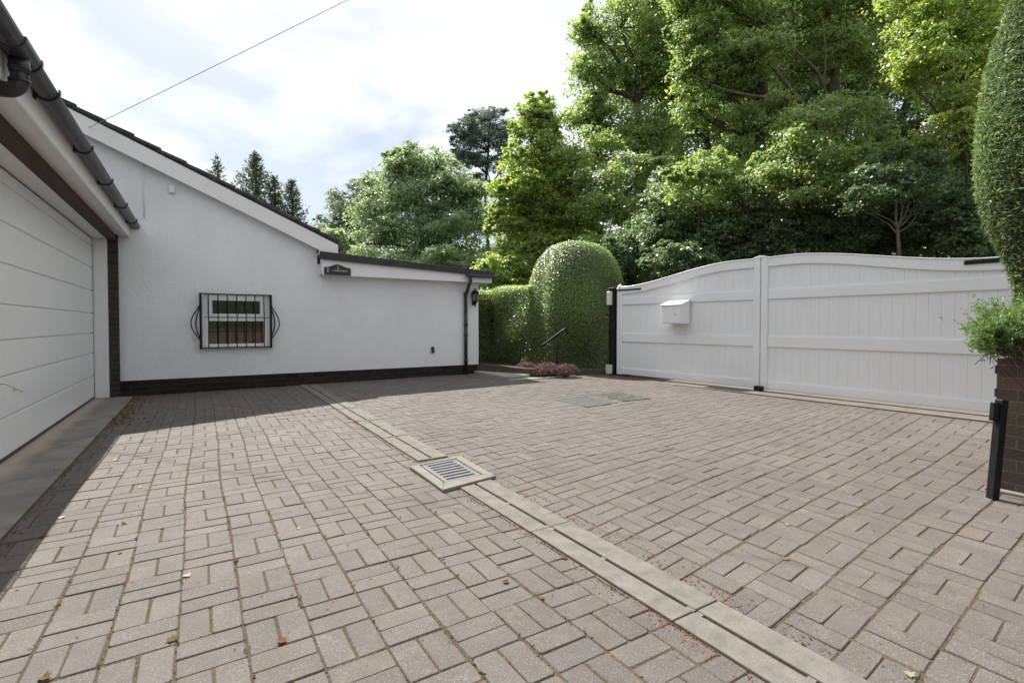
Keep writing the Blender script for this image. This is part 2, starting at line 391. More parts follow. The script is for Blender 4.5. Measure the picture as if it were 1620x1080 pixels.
# mesh with n-gons
me = bpy.data.meshes.new('driveway')
k0 = len(PV)
me.from_pydata(PV, [], PF)
at_ = me.color_attributes.new('tint', 'FLOAT_COLOR', 'POINT')
at_.data.foreach_set('color', np.hstack([np.array(PC), np.ones((len(PC), 1))]).astype(np.float32).ravel())
drv = link_mesh('driveway', me, [M_pav]); tag(drv, kind='structure')
bm = NB(); nx, ny = 40, 60; vs = {}
for i in range(nx+1):
    for j in range(ny+1):
        x, y = -1.5+i*(11.5/nx), -4+j*(15.0/ny); vs[i, j] = bm.verts.new((x, y, gz(x, y)-.0036))
for i in range(nx):
    for j in range(ny): bm.faces.new((vs[i, j], vs[i+1, j], vs[i+1, j+1], vs[i, j+1]))
tag(build('joint_sand_bed', bm, M_joint), kind='structure')

# garage apron (a concrete strip along the door)
bm = NB(); box(bm, -1.335, XA, 2.62, 9.33, -.06, .012, .008)
box(bm, XA-.42, XA-.055, .3, 2.57, -.06, -.014, .006)
tag(build('garage_apron', bm, M_apron), kind='structure')
bm = NB(); box(bm, XA-.045, XA-.012, .3, 2.60, -.05, .004, .003)
tag(build('rusty_edging_strip', bm, mottled('rust', (.12, .05, .03), (.2, .09, .05), 14, .9, 50, .4, .004)), 'narrow rusty brown metal strip edging the paving at the near end of the garage apron', 'edging')

# ------------------------------------------------------------------ house
H = thing('bungalow', (1.0, WY, 0), 'white roughcast bungalow with tiled gable, flat roofed extension and attached garage', 'house')
XC = on_y(757, 540, WY).x               # right corner of the wall
PT = .235                                # plinth top
GB = .15                                 # gable overhang towards the viewer
ra = on_y(115, 162, WY-GB); rb = on_y(537, 379, WY-GB)   # verge line
slope = (rb.z-ra.z)/(rb.x-ra.x)
def vz(x): return ra.z+(x-ra.x)*slope
XP = -5.2                                # ridge
XE = rb.x
FZ0 = 1.945                              # underside of flat roof fascia
FY = WY-.21
fz = lambda x: 2.335-(x-1.8)*.049        # top of the flat roof's felt edge
XF0 = on_y(507, 410, FY).x; XF1 = on_y(780, 440, FY).x
# wall (gable + extension) with the window opening
wl = on_y(322, 500, WY).x; wr = on_y(427.5, 500, WY).x; wt = on_y(372, 465.5, WY).z; wb = on_y(372, 549, WY).z
bm = NB()
zt = lambda x: vz(x)-.22
box(bm, -1.5, wl, WY, WY+.28, PT, 1.94); box(bm, wr, XC, WY, WY+.28, PT, 1.94)
box(bm, wl, wr, WY, WY+.28, PT, wb); box(bm, wl, wr, WY, WY+.28, wt, 1.94)
prism(bm, [Vector((XC, WY, 1.94)), Vector((XE-.35, WY, 1.94)), Vector((XE-.35, WY, zt(XE-.35))), Vector((XP, WY, zt(XP))), Vector((XP*2-XE+.35, WY, zt(XE-.35))), Vector((XP*2-XE+.35, WY, 1.94))], (0, .28, 0))
box(bm, XP*2-XE+.35, -1.501, WY+.01, WY+.28, -.05, 1.94); box(bm, XE-.349, XC, WY+.001, WY+.27, 1.9405, 2.15)
box(bm, XC-.28, XC, WY+.281, WY+9, PT, 1.94)
box(bm, XE-.63, XE-.35, WY+.281, WY+9, 1.95, zt(XE-.35))
bmesh.ops.remove_doubles(bm, verts=bm.verts[:], dist=.0005)
build('wall', bm, M_wall, H)
bm = NB(); box(bm, -1.3, XC-.012, WY+.012, WY+.27, -.1, PT+.004); box(bm, XC-.27, XC-.012, WY+.271, WY+9, -.1, PT)
build('plinth', bm, M_plinth, H)
# bargeboard
bm = NB(); y0 = WY-GB+.012
e1 = XE-.02; b0 = on_y(505, 391, WY-GB).x; zb = on_y(505, 400, WY-GB).z
W_ = .255; T_ = .105
pts = [Vector((XP, y0, vz(XP)-T_)), Vector((e1, y0, vz(e1)-T_)), Vector((e1, y0, zb-.03)), Vector((b0, y0, zb-.03)), Vector((b0, y0, vz(b0)-T_-W_)), Vector((XP, y0, vz(XP)-T_-W_))]
prism(bm, pts, (0, .03, 0), .003)
prism(bm, [Vector((2*XP-p.x, p.y, p.z)) for p in pts], (0, .03, 0), .003)
# verge soffit closing the gap back to the wall
prism(bm, [Vector((XP, y0+.031, vz(XP)-T_-W_+.02)), Vector((b0, y0+.031, vz(b0)-T_-W_+.02)), Vector((b0, y0+.031, vz(b0)-T_-W_+.045)), Vector((XP, y0+.031, vz(XP)-T_-W_+.045))], (0, GB-.035, 0))
box(bm, b0, e1-.005, y0+.031, WY+.05, zb-.03, zb)
build('bargeboard', bm, M_fascia, H)
# tiled roof: rows of interlocking tiles with stepped verge
bm = NB(); ang = math.atan(slope); tl = .355; nrow = int((XE-XP)/math.cos(ang)/tl)+1
for side in (1, -1):
    for k in range(nrow):
        s0 = k*tl; xa = XE-s0*math.cos(ang); xb = XE-(s0+tl+.05)*math.cos(ang); xb = max(xb, XP)
        za, zb_ = vz(xa)-.008, vz(xb)-.04
        for yj in range(1 if False else 1):
            p = [Vector((xa, 0, za-.05)), Vector((xa, 0, za+.006+random.uniform(-.004, .004))), Vector((xb, 0, zb_+.010)), Vector((xb, 0, zb_-.05))]
            p = [Vector((2*XP-q.x if side < 0 else q.x, WY-GB+random.uniform(-.012, .006), q.z)) for q in p]
            prism(bm, p, (0, 9.4, 0), .006)
    p = [Vector((XE-.02, WY-GB+.02, vz(XE)-T_-.02)), Vector((XE-.02, WY-GB+.02, vz(XE)-.06)), Vector((XP, WY-GB+.02, vz(XP)-.06)), Vector((XP, WY-GB+.02, vz(XP)-T_+.0))]
    prism(bm, [Vector((2*XP-q.x if side < 0 else q.x, q.y, q.z)) for q in p], (0, 9.2, 0))
rf = build('roof', bm, M_tile, H)
bm = NB(); tube(bm, [(XE+.05, WY-GB+.08, vz(XE)-.12), (XE+.05, WY+9, vz(XE)-.12)], .055, 10); build('gutter', bm, M_gut, H)
# flat roof of the extension
bm = NB()
def strip(z0a, z0b, z1a, z1b, ya, yb, xa=XF0, xb=XF1, bev=.004):
    prism(bm, [Vector((xa, ya, z0a)), Vector((xb, ya, z0b)), Vector((xb, ya, z1b)), Vector((xa, ya, z1a))], (0, yb-ya, 0), bev)
strip(fz(XF0)-.10, fz(XF1)-.075, fz(XF0), fz(XF1), FY-.03, WY+9)
fr = build('flat_roof', bm, M_felt, H)
bm = NB(); strip(fz(XF0)-.12, fz(XF1)-.095, fz(XF0)+.012, fz(XF1)+.012, FY-.055, FY-.031, XF0-.02, XF1+.03); build('edge_trim', bm, M_felt, fr)
bm = NB(); strip(FZ0, FZ0, fz(XF0)-.101, fz(XF1)-.076, FY, FY+.025, XF0+.03, XF1-.03, .002)
box(bm, XF0+.03, XF1-.03, FY+.0255, WY-.002, FZ0+.004, FZ0+.02)
box(bm, XF1-.055, XF1-.03, FY+.0255, WY+9, FZ0, 2.07); box(bm, XC+.002, XF1-.056, WY, WY+9, FZ0+.004, FZ0+.02)
prism(bm, [Vector((XF0+.03, FY+.026, FZ0)), Vector((XF0+.03, WY-.002, FZ0)), Vector((XF0+.03, WY-.002, 2.23)), Vector((XF0+.03, FY+.026, 2.23))], (.02, 0, 0))
build('fascia', bm, M_fascia, H)
# short gutter and downpipe at the right end of the flat roof
g0 = on_y(737, 438, FY-.06); g1 = on_y(781, 438, FY-.06)
bm = NB(); box(bm, g0.x, g1.x, FY-.115, FY-.056, g1.z-.035, g1.z+.03, .012); g = build('gutter', bm, M_black, H)
bm = NB(); dpx = on_y(737, 520, WY-.05).x; dx2 = on_y(744, 440, FY-.085).x
tube(bm, curve_pts([(dx2, FY-.085, g1.z-.036), (dx2, FY-.085, 1.93), (dx2-.02, FY-.06, 1.88), (dpx+.02, WY-.07, 1.76), (dpx, WY-.05, 1.70), (dpx, WY-.05, 1.5)], 30), .036, 12)
tube(bm, [(dpx, WY-.05, 1.5), (dpx, WY-.05, .02)], .036, 12)
for z in (1.68, 1.05, .84, .3): tube(bm, [(dpx, WY-.05, z), (dpx, WY-.05, z+.055)], .043, 12)
build('downpipe', bm, M_black, H)
# window
ww, wh = wr-wl, wt-wb
def wx(px): return on_y(px, 500, WY+.05).x
def wz(py): return on_y(375, py, WY+.05).z
bm = NB(); y0, y1 = WY+.045, WY+.11
gx0, gx1, gz0, gz1 = wx(336), wx(411), wz(496.6), wz(476)       # fanlight glass
lx0, lx1, lz0, lz1 = wx(330.5), wx(417), wz(543.5), wz(508)       # lower glass
def ring(bm, X0, X1, Z0, Z1, a0, a1, c0, c1, ya, yb, bv=.004):
    box(bm, X0, a0, ya, yb, Z0, Z1, bv); box(bm, a1, X1, ya, yb, Z0, Z1, bv)
    box(bm, a0-.001, a1+.001, ya+.001, yb, Z0, c0, bv); box(bm, a0-.001, a1+.001, ya+.001, yb, c1, Z1, bv)
zm = (lz1+gz0)/2
ring(bm, wl+.002, wr-.002, wb+.02, zm-.004, lx0, lx1, lz0, lz1, y0, y1)
ring(bm, wl+.002, wr-.002, zm+.004, wt-.002, lx0-.012, lx1+.012, zm+.03, wt-.045, y0, y1)
win = build('window', bm, M_white, H)
bm = NB(); ring(bm, lx0-.02, lx1+.02, zm+.012, wt-.03, gx0, gx1, gz0, gz1, y0-.018, y0-.002, .004); build('casement', bm, M_white, win)
bm = NB(); box(bm, gx0-.01, gx1+.01, y0+.004, y0+.012, gz0-.01, gz1+.01); build('pane', bm, M_glass, win)
bm = NB(); box(bm, lx0-.01, lx1+.01, y0+.03, y0+.038, lz0-.01, lz1+.01); build('pane', bm, M_glass, win)
bm = NB(); box(bm, wl-.03, wr+.03, WY-.05, WY+.044, wb-.015, wb+.02, .006); build('sill', bm, M_white, win)
bm = NB(); box(bm, wl-.1, wr+.1, WY+.285, WY+.3, wb-.1, wt+.1); build('dark_room_sheet', bm, M_dark, win)  # black sheet stands in for the unlit room behind the panes

# garage wing --------------------------------------------------------------
GX = -1.32; YR = 9.33
def dx_at(px, X): return on_x(px, 520, X).y
bm = NB(); y_ = YR
box(bm, -1.145, -1.03, YR, WY+.005, -.05, 2.40)
build('garage_pier', bm, M_pierb, H)
bm = NB(); box(bm, -1.315, -1.147, YR+.002, YR+.04, .012, 2.318, .003); build('door_frame', bm, M_white, H)
bm = NB(); box(bm, -1.145, -1.045, -1.5, YR-.001, 2.305, 2.392, .004); build('lintel', bm, M_lintel, H)
bm = NB(); box(bm, -1.315, -1.147, 1.2, YR-.002, 2.318, 2.345, .002); build('head_lining', bm, M_white, H)
bm = NB(); box(bm, -1.145, -1.03, -1.5, 1.1, -.05, 2.304); build('garage_wall', bm, M_pierb2, H)
zs = [.035, .345, .672, .955, 1.24, 1.565, 1.895, 2.20, 2.345]
bm = NB()
for i in range(len(zs)-1):
    box(bm, GX-.05, GX, 1.1, YR-.012, zs[i]+.004, zs[i+1]-.004, .009, seg=2)
box(bm, GX-.06, GX-.02, 1.1, YR-.01, .03, 2.345)
gd = build('garage_door', bm, M_door, H)
bm = NB(); box(bm, GX-.045, GX+.006, 1.1, YR-.012, .012, .036, .004); box(bm, GX-.03, GX-.001, YR-.0115, YR+.001, .012, 2.33); build('seal_and_gap_shade', bm, M_black, gd)  # rubber seal along the bottom; upright black strip imitates the shaded edge gap
bm = NB(); box(bm, GX-.012, GX+.004, 1.1, YR-.0125, 2.306, 2.317); build('seal_and_gap_shade', bm, M_black, gd)  # black strip drawn for the dark line where door meets frame
FXX = -.885; GTZ = 2.565
bm = NB(); box(bm, -1.06, FXX-.026, -1.5, WY-.001, 2.392, 2.41, .002); build('soffit', bm, M_fascia, H)
bm = NB(); box(bm, FXX-.025, FXX, -1.5, WY-.001, 2.372, 2.60, .006); build('eaves_fascia', bm, M_fascia, H)
# garage roof
bm = NB()
for k in range(9):
    s0 = k*tl; xa = FXX+.03-s0*.93; xb = FXX+.03-(s0+tl+.05)*.93; sl = .36
    z0 = 2.615+s0*.93*sl; z1 = z0+(tl+.05)*.93*sl-.03
    prism(bm, [Vector((xa, -1.6, z0-.02)), Vector((xa, -1.6, z0+.012)), Vector((xb, -1.6, z1+.012)), Vector((xb, -1.6, z1-.02))], (0, WY+1.58, 0), .004)
build('garage_roof', bm, M_tile, H)
# half-round gutter
bm = NB(); gr_ = .058; gxc = FXX+.065
sec = [(gxc+gr_*math.cos(a), GTZ+gr_*math.sin(a)) for a in [math.pi+i*math.pi/10 for i in range(11)]]
sec2 = [(gxc+(gr_-.006)*math.cos(a), GTZ+(gr_-.006)*math.sin(a)) for a in [2*math.pi-i*math.pi/10 for i in range(11)]]
YG0, YG1 = -1.5, on_x(222, 352, gxc).y
prism(bm, [Vector((x, YG0, z)) for x, z in sec+sec2], (0, YG1-YG0, 0))
prism(bm, [Vector((x, YG1, z)) for x, z in [(gxc+gr_*1.08*math.cos(a), GTZ+.004+gr_*1.08*math.sin(a)) for a in [math.pi+i*math.pi/10 for i in range(11)]]], (0, .012, 0))
gut = build('gutter', bm, M_gut, H)
for px, py in ((85, 117), (140, 213), (173, 275), (197, 313), (213, 340), (55, 55)):
    y = on_x(px, py, gxc+gr_*.6).y
    bm = NB(); s1 = [(gxc+(gr_+.010)*math.cos(a), GTZ+(gr_+.010)*math.sin(a)) for a in [math.pi+i*math.pi/10 for i in range(11)]]+[(gxc+gr_+.010, GTZ+.018), (gxc+gr_-.002, GTZ+.018)]
    s2 = [(gxc+(gr_+.001)*math.cos(a), GTZ+(gr_+.001)*math.sin(a)) for a in [2*math.pi-i*math.pi/10 for i in range(11)]]
    prism(bm, [Vector((x, y-.016, z)) for x, z in s1+s2], (0, .032, 0)); box(bm, FXX, FXX+.012, y-.018, y+.018, GTZ-.06, GTZ+.01)
    build('bracket', bm, M_black, gut)
yo = on_x(30, 85, gxc).y
bm = NB(); prism(bm, [Vector((x, yo-.16, z)) for x, z in [(gxc+gr_*1.15*math.cos(a), GTZ+.003+gr_*1.15*math.sin(a)) for a in [math.pi+i*math.pi/10 for i in range(11)]]+[(gxc+gr_*1.15, GTZ+.012), (gxc-gr_*1.15, GTZ+.012)]], (0, .28, 0), .004)
build('gutter_outlet', bm, M_black, gut)
bm = NB(); tube(bm, [(gxc, yo, GTZ-.05), (gxc, yo, GTZ-.13)], .045, 16)
tube(bm, curve_pts([(gxc, yo, GTZ-.10), (gxc, yo, GTZ-.17), (gxc-.012, yo, GTZ-.205), (gxc-.05, yo, GTZ-.228), (gxc-.16, yo, GTZ-.235), (gxc-.30, yo, GTZ-.26)], 24), .040, 16)
for z in (GTZ-.095, GTZ-.165): tube(bm, [(gxc, yo, z), (gxc, yo, z-.014)], .048, 16)
build('downpipe', bm, M_black, H)

# little things on the wall
c = on_y(272, 300, WY); bm = NB(); box(bm, c.x-.04, c.x+.04, WY-.045, WY-.001, c.z-.06, c.z+.06, .008)
tag(build('sensor_box', bm, M_white, None, (c.x, WY, c.z-.06)), 'small white square sensor box high on the gable wall under the bargeboard', 'sensor')
c0 = on_y(227, 255, WY); c1 = on_y(228, 345, WY); bm = NB(); tube(bm, [(c0.x, WY-.012, c0.z), (c0.x, WY-.012, c1.z)], .006, 6); build('wall_cable', bm, M_white, H)
c = on_y(684, 553, WY); bm = NB(); box(bm, c.x-.028, c.x+.028, WY-.05, WY-.001, c.z-.06, c.z+.06, .008); box(bm, c.x-.02, c.x+.02, WY-.058, WY-.0505, c.z-.05, c.z-.01, .003)
tag(build('outdoor_socket', bm, M_black, None, (c.x, WY, c.z-.06)), 'small black outdoor box low on the white extension wall', 'socket')
# house plaque on the flat roof fascia
pa = on_y(513, 434.3, FY-.02); pb = on_y(555, 435.2, FY-.02); pt = on_y(534, 418.3, FY-.02); ps = on_y(513, 422, FY-.02)
PL = thing('house_plaque', (pa.x, FY, pa.z), 'black arched house name plaque with green landscape picture on the white fascia', 'sign')
def arch(k, grow):
    out = []; x0, x1 = pa.x-grow, pb.x+grow
    for i in range(21):
        t = i/20; h = .5-.5*math.cos(2*math.pi*t)
        out.append(Vector((x1+(x0-x1)*t, 0, ps.z+grow+(pt.z-ps.z)*h**1.3)))
    return [Vector((x0, 0, pa.z-grow)), Vector((x1, 0, pa.z-grow))]+out
bm = NB(); prism(bm, [p+Vector((0, FY-.024, 0)) for p in arch(0, 0)], (0, .022, 0), .003); build('board', bm, M_black, PL)
bm = NB(); w = pb.x-pa.x
gpts = [(.26, .42), (.88, .42), (.80, .62), (.66, .86), (.52, .98), (.38, .80), (.27, .60)]
prism(bm, [Vector((pa.x+w*u, FY-.028, pa.z+(ps.z-pa.z)*v*1.1)) for u, v in gpts], (0, .0035, 0)); build('picture', bm, M_green, PL)
bm = NB(); box(bm, pa.x+w*.12, pa.x+w*.15, FY-.028, FY-.0245, pa.z+.04, pa.z+.125)
box(bm, pa.x+w*.5, pa.x+w*.52, FY-.0315, FY-.0285, pa.z+.09, pa.z+.16); box(bm, pa.x+w*.34, pa.x+w*.88, FY-.0315, FY-.0285, pa.z+.072, pa.z+.082)
build('lettering', bm, M_pale, PL)
# wall lantern
c = on_y(750.5, 470, WY-.06); LN = thing('wall_lantern', (c.x, WY, c.z-.2), 'black hexagonal wall lantern beside the downpipe at the corner of the extension', 'lamp')
cx, cy, cz = c.x, WY-.095, c.z
def hexring(r, z): return [Vector((cx+r*math.cos(k*math.pi/3+.5), cy+r*math.sin(k*math.pi/3+.5), z)) for k in range(6)]
bm = NB(); a, b = hexring(.058, cz-.085), hexring(.078, cz+.075)
for k in range(6): tube(bm, [a[k], b[k]], .007, 6)
for k in range(6): tube(bm, [a[k], a[(k+1) % 6]], .008, 6); tube(bm, [b[k], b[(k+1) % 6]], .008, 6)
lathe(bm, [(.02, -.16), (.03, -.125), (.055, -.10), (.062, -.085)], (cx, cy, cz), 6); lathe(bm, [(.012, -.2), (.016, -.18), (.008, -.16)], (cx, cy, cz), 8)
lathe(bm, [(.092, .07), (.088, .085), (.055, .125), (.025, .145), (.02, .16), (.008, .19)], (cx, cy, cz), 6)
box(bm, cx-.03, cx+.03, WY-.016, WY-.001, cz-.17, cz-.05, .004); tube(bm, [(cx, WY-.012, cz-.14), (cx, cy+.03, cz-.15), (cx, cy, cz-.14)], .01, 8)
build('frame', bm, M_iron, LN)
bm = NB(); lathe(bm, [(.052, -.082), (.07, .072)], (cx, cy, cz), 6); build('glass', bm, M_lglass, LN)
# belly grille over the window
gl = on_y(317.5, 500, WY-.10).x; gr = on_y(428.5, 500, WY-.10).x; gt = on_y(373, 465.0, WY-.10).z; gbz = on_y(373, 550, WY-.10).z
WG = thing('window_grille', ((gl+gr)/2, WY, gbz), 'black wrought iron belly grille with bowed bars over the small window', 'window grille')
for z in (gt-.012, gbz+.006):
    bm = NB(); box(bm, gl, gr, WY-.112, WY-.10, z-.006, z+.012)
    for x in (gl, gr): box(bm, x-.006, x+.006, WY-.101, WY-.001, z-.005, z+.011)
    build('rail', bm, M_iron, WG)
def belly(t):    # 0 at top, 1 at bottom
    if t < .16 or t > .88: return 0
    u = (t-.16)/.72; return math.sin(math.pi*u)**1.4*(.75+.5*u)
for x in (gl, gr):
    bm = NB(); box(bm, x-.018, x+.018, WY-.118, WY-.094, gbz-.012, gt+.004, .002); build('end_post', bm, M_iron, WG)
for k in range(7):
    x = gl+(gr-gl)*(.105+.79*k/6)
    bm = NB(); tube(bm, [(x, WY-.106-.06*belly(i/24), gt-(gt-gbz)*i/24) for i in range(25)], .0088, 6); build('bar', bm, M_iron, WG)
for sgn, x in ((-1, gl), (1, gr)):
    for yy, amp in ((WY-.085, .13), (WY-.035, .12)):
        bm = NB(); tube(bm, [(x+sgn*amp*belly(i/24)*(1 if yy < WY-.06 else .55), yy, gt-(gt-gbz)*i/24) for i in range(25)], .0095, 6); build('bar', bm, M_iron, WG)

# telephone wire
p0 = on_y(137, 204, WY-.1); p1 = at(529, 0, 6.0); pts = []
for i in range(41):
    t = i/40*5; p = p0+(p1-p0)*t; s = i/40; p.z -= .10*4*s*(1-s)*1.2; pts.append(p)
bm = NB(); tube(bm, pts, .004, 6); tag(build('telephone_wire', bm, M_wire, None, p0), 'thin overhead telephone wire rising from the gable into the sky', 'wire')

# ------------------------------------------------------------------ drain channel, grate and covers
DC = thing('drainage_channel', (1.57, 3, 0), 'long grey concrete slot drain channel crossing the block paving', 'drain')
js = [-2.5, -1.54, -.62, .30, 1.22, 2.14, 3.06, 3.74, 4.66, 5.58, 6.50, 7.42, 8.34, WY-.02]
for i in range(len(js)-1):
    if 3.05 < js[i] < 3.7: continue
    a, b = js[i]+.003, js[i+1]-.003; bm = NB(); zz = gz(1.57, (a+b)/2)
    j = random.uniform(-.004, .004); h = zz+.009+random.uniform(-.002, .002)
    box(bm, XD0+j, 1.556+j, a, b, -.08, h, .005, seg=2); box(bm, 1.5745+j, XD1+j, a, b, -.08, h+.001, .005, seg=2)
    m = random.uniform(.42, .55); 
    for (p, q) in ((a, a+.035), (a+(b-a)*m-.01, a+(b-a)*m+.018), (b-.03, b)): box(bm, 1.5562+j, 1.5743+j, p+.001, q-.001, -.08, h-.004)
    o = build('channel_unit', bm, M_drain, DC)
bm = NB(); box(bm, XD0+.02, XD1-.02, -2.5, WY-.03, -.075, -.05); build('channel_base', bm, M_dark, DC)
# grate
q = [on_z(648, 735, .03), on_z(700.5, 772, .03), on_z(785, 750, .03), on_z(727, 718, .03)]
gi = [on_z(664, 733, .032), on_z(702.7, 760, .032), on_z(764.5, 747.5, .032), on_z(721, 722.5, .032)]
DG = thing('drain_grate', tuple(sum((v for v in q), Vector())/4-Vector((0, 0, .03))), 'square slotted metal drain grate set in a pale concrete surround', 'drain grate')
bm = NB()
for i in range(4):
    j = (i+1) % 4; prism(bm, [Vector((v.x, v.y, -.02)) for v in (q[i], q[j], gi[j], gi[i])], (0, 0, .042), .004)
build('surround', bm, M_slab, DG)
bm = NB(); L_ = lambda u, v: (gi[0]*(1-u)+gi[3]*u)*(1-v)+(gi[1]*(1-u)+gi[2]*u)*v    # u: away across, v: towards viewer
e = .012
def qd(u0, u1, v0, v1, z0, z1): prism(bm, [Vector((p.x, p.y, z0)) for p in (L_(u0, v0), L_(u1, v0), L_(u1, v1), L_(u0, v1))], (0, 0, z1-z0), .0015)
qd(.03, .14, .02, .98, .0, .0185); qd(.86, .97, .02, .98, .0, .0185)
n = 7; sw = .055
edges = [.02]
for k in range(n): c_ = .12+k*.76/(n-1); edges += [c_-sw/2, c_+sw/2]
edges.append(.98)
for k in range(0, len(edges), 2): qd(.141, .859, edges[k], edges[k+1], .0, .0185)
build('grating', bm, M_grate, DG)
bm = NB(); prism(bm, [Vector((v.x, v.y, -.02)) for v in gi], (0, 0, .018)); build('sump', bm, M_dark, DG)
# manhole covers
def cover(px4, nm, label, m, pattern):
    z = .05; c4 = [on_z(px, py, z) for px, py in px4]; cen = sum((v for v in c4), Vector())/4
    zc = gz(cen.x, cen.y)
    T = thing(nm, (cen.x, cen.y, zc), label, 'manhole cover')
    nonlocal_bm = NB(); bmx = nonlocal_bm
    LQ = lambda u, v: (c4[0]*(1-u)+c4[3]*u)*(1-v)+(c4[1]*(1-u)+c4[2]*u)*v
    def q4(b, u0, u1, v0, v1, z0, z1, bv=.002): prism(b, [Vector((p.x, p.y, z0)) for p in (LQ(u0, v0), LQ(u1, v0), LQ(u1, v1), LQ(u0, v1))], (0, 0, z1-z0), bv)
    q4(bmx, 0, 1, 0, .04, zc, zc+.008); q4(bmx, 0, 1, .96, 1, zc, zc+.008); q4(bmx, 0, .04, .041, .959, zc, zc+.008); q4(bmx, .96, 1, .041, .959, zc, zc+.008)
    build('frame', bmx, M_cover2, T)
    b2 = NB(); q4(b2, .055, .945, .055, .945, zc, zc+.006)
    if pattern:
        for i in range(9):
            for j in range(9):
                u, v = .1+i*.1, .1+j*.1
                if (i+j) % 2 == 0: q4(b2, u-.042, u+.042, v-.018, v+.018, zc+.0061, zc+.011, 0)
                else: q4(b2, u-.018, u+.018, v-.042, v+.042, zc+.0061, zc+.011, 0)
    else:
        for i in range(14):
            for j in range(14):
                u, v = .09+i*.063, .09+j*.063; q4(b2, u-.018, u+.018, v-.006, v+.006, zc+.0061, zc+.008, 0)
    build('lid', b2, m, T)
cover([(878, 627.5), (930, 638.5), (977, 632), (926, 622)], 'manhole_cover', 'flat grey steel manhole cover, the nearer of two in the paving', M_cover, False)
cover([(937, 620), (988, 629.5), (1030, 625.5), (978, 615)], 'manhole_cover', 'chequer patterned cast manhole cover nearer the white gates', M_cover2, True)

# ------------------------------------------------------------------ gates
def kerb_poly():
    out = []
    a = HL+dl*.35; b = HR+dr*.9
    return [a, HP, b]
bm = NB(); a, h_, b = kerb_poly(); offn = Vector((-1, 0, 0))
for (p, q_) in ((a, h_), (h_, b)):
    prism(bm, [Vector((p.x-KERB, p.y, -.08)), Vector((q_.x-KERB, q_.y, -.08)), Vector((q_.x+.35, q_.y, -.08)), Vector((p.x+.35, p.y, -.08))], (0, 0, .098), .006)
tag(build('gate_kerb', bm, mottled('kerb_concrete', (.135, .119, .10), (.185, .165, .14), 5, .9, 70, .4, .004, .25, ((.25, .23, .2), 160, .64))), kind='structure')
ZL, ZC_, ZB = 1.835, 2.125, .06
def topz(s):     # s measured from hinge
    t = min(max((s/LL-.06)/.80, 0), 1); t = t*t*(3-2*t); return ZL+(ZC_-ZL)*t-.02*max(0, s/LL-.86)
def leaf(hinge, d, label):
    """leaf from hinge to meeting point; d points from the meeting point to the hinge"""
    T = thing('gate_leaf', hinge, label, 'gate', 'pair of white driveway gates')
    e = -d; nrm = Vector((-abs(d.y), d.x*(1 if d.y > 0 else -1)*1.0, 0)); nrm = Vector((-1, -e.x/e.y*-1 if False else 0, 0))
    nrm = Vector((e.y, -e.x, 0)); nrm = nrm if nrm.x < 0 else -nrm
    P = lambda s, off, z: hinge+e*s+nrm*off+Vector((0, 0, z))
    def bx(bm, s0, s1, o0, o1, z0, z1, bv=.005):
        prism(bm, [P(s0, o0, z0), P(s1, o0, z0), P(s1, o0, z1), P(s0, o0, z1)], nrm*(o1-o0), bv)
    bm = NB(); nb = 22; w = (LL-.2)/nb
    for k in range(nb):
        s0 = .1+k*w; s1 = s0+w
        prism(bm, [P(s0+.0005, -.02, ZB+.02), P(s1-.0005, -.02, ZB+.02), P(s1-.0005, -.02, topz(s1)-.05), P(s0+.0005, -.02, topz(s0)-.05)], nrm*.02, .002)
    prism(bm, [P(.1, -.018, ZB+.03), P(LL-.1, -.018, ZB+.03), P(LL-.1, -.018, topz(LL-.1)-.07), P(LL*.5, -.018, topz(LL*.5)-.07), P(.1, -.018, topz(.1)-.07)], nrm*.012)
    build('boarding', bm, M_gate, T)
    bm = NB(); bx(bm, .0, .13, -.045, .035, ZB-.01, topz(.06)-.002, .008); st = build('stile', bm, M_gate, T)
    bm = NB(); bx(bm, LL-.115, LL-.006, -.045, .04, ZB-.01, topz(LL)+.012, .01)
    prism(bm, [P(LL-.118, -.047, topz(LL)+.0125), P(LL-.004, -.047, topz(LL)+.0125), P(LL-.004, -.047, topz(LL)+.05), P(LL-.03, -.047, topz(LL)+.045), P(LL-.118, -.047, topz(LL)+.022)], nrm*.09, .003)
    build('stile', bm, M_gate, T)
    for (z0, z1) in ((1.475, 1.625), (.725, .895), (ZB, .185)):
        bm = NB(); bx(bm, .1305, LL-.1155, -.03, .026, z0, z1, .007)
        # small weathered step along the upper edge
        bx(bm, .1315, LL-.1165, -.002, .012, z1+.0005, z1+.012, .003)
        build('rail', bm, M_gate, T)
    n = 40; bm = NB(); up = [P(.1305+(LL-.246)*i/n, -.03, topz(.1305+(LL-.246)*i/n)) for i in range(n+1)]; lo = [p-Vector((0, 0, .135)) for p in up[::-1]]
    prism(bm, up+lo, nrm*.062, .005); build('top_rail', bm, M_gate, T)
    n = 40; bm = NB(); up = [P(.131+(LL-.247)*i/n, -.04, topz(.131+(LL-.247)*i/n)+.014) for i in range(n+1)]; lo = [p-Vector((0, 0, .0135)) for p in up[::-1]]
    prism(bm, up+lo, nrm*.083, .003); build('capping', bm, M_gate, T)
    return T, P, bx
GL, PLf, bxL = leaf(HL, dl, 'left white boarded gate leaf with swept top and letter box')
bm = NB(); bxL(bm, -.05, .62, .036, .05, 1.765, 1.80, .003); build('hinge_strap', bm, M_iron, GL)
bm = NB(); bxL(bm, -.03, .30, -.05, .05, ZB-.075, ZB-.0115, .004); build('hinge_strap', bm, M_iron, GL)
bm = NB(); lathe(bm, [(.05, 0), (.055, .02), (.035, .05), (.01, .07)], PLf(.06, 0, topz(.06)), 12); build('finial', bm, M_gate, GL)
GR, PR, bxR = leaf(HR, dr, 'right white boarded gate leaf running behind the clipped yew')
bm = NB(); bxR(bm, -.05, .52, .036, .05, 1.785, 1.835, .003)
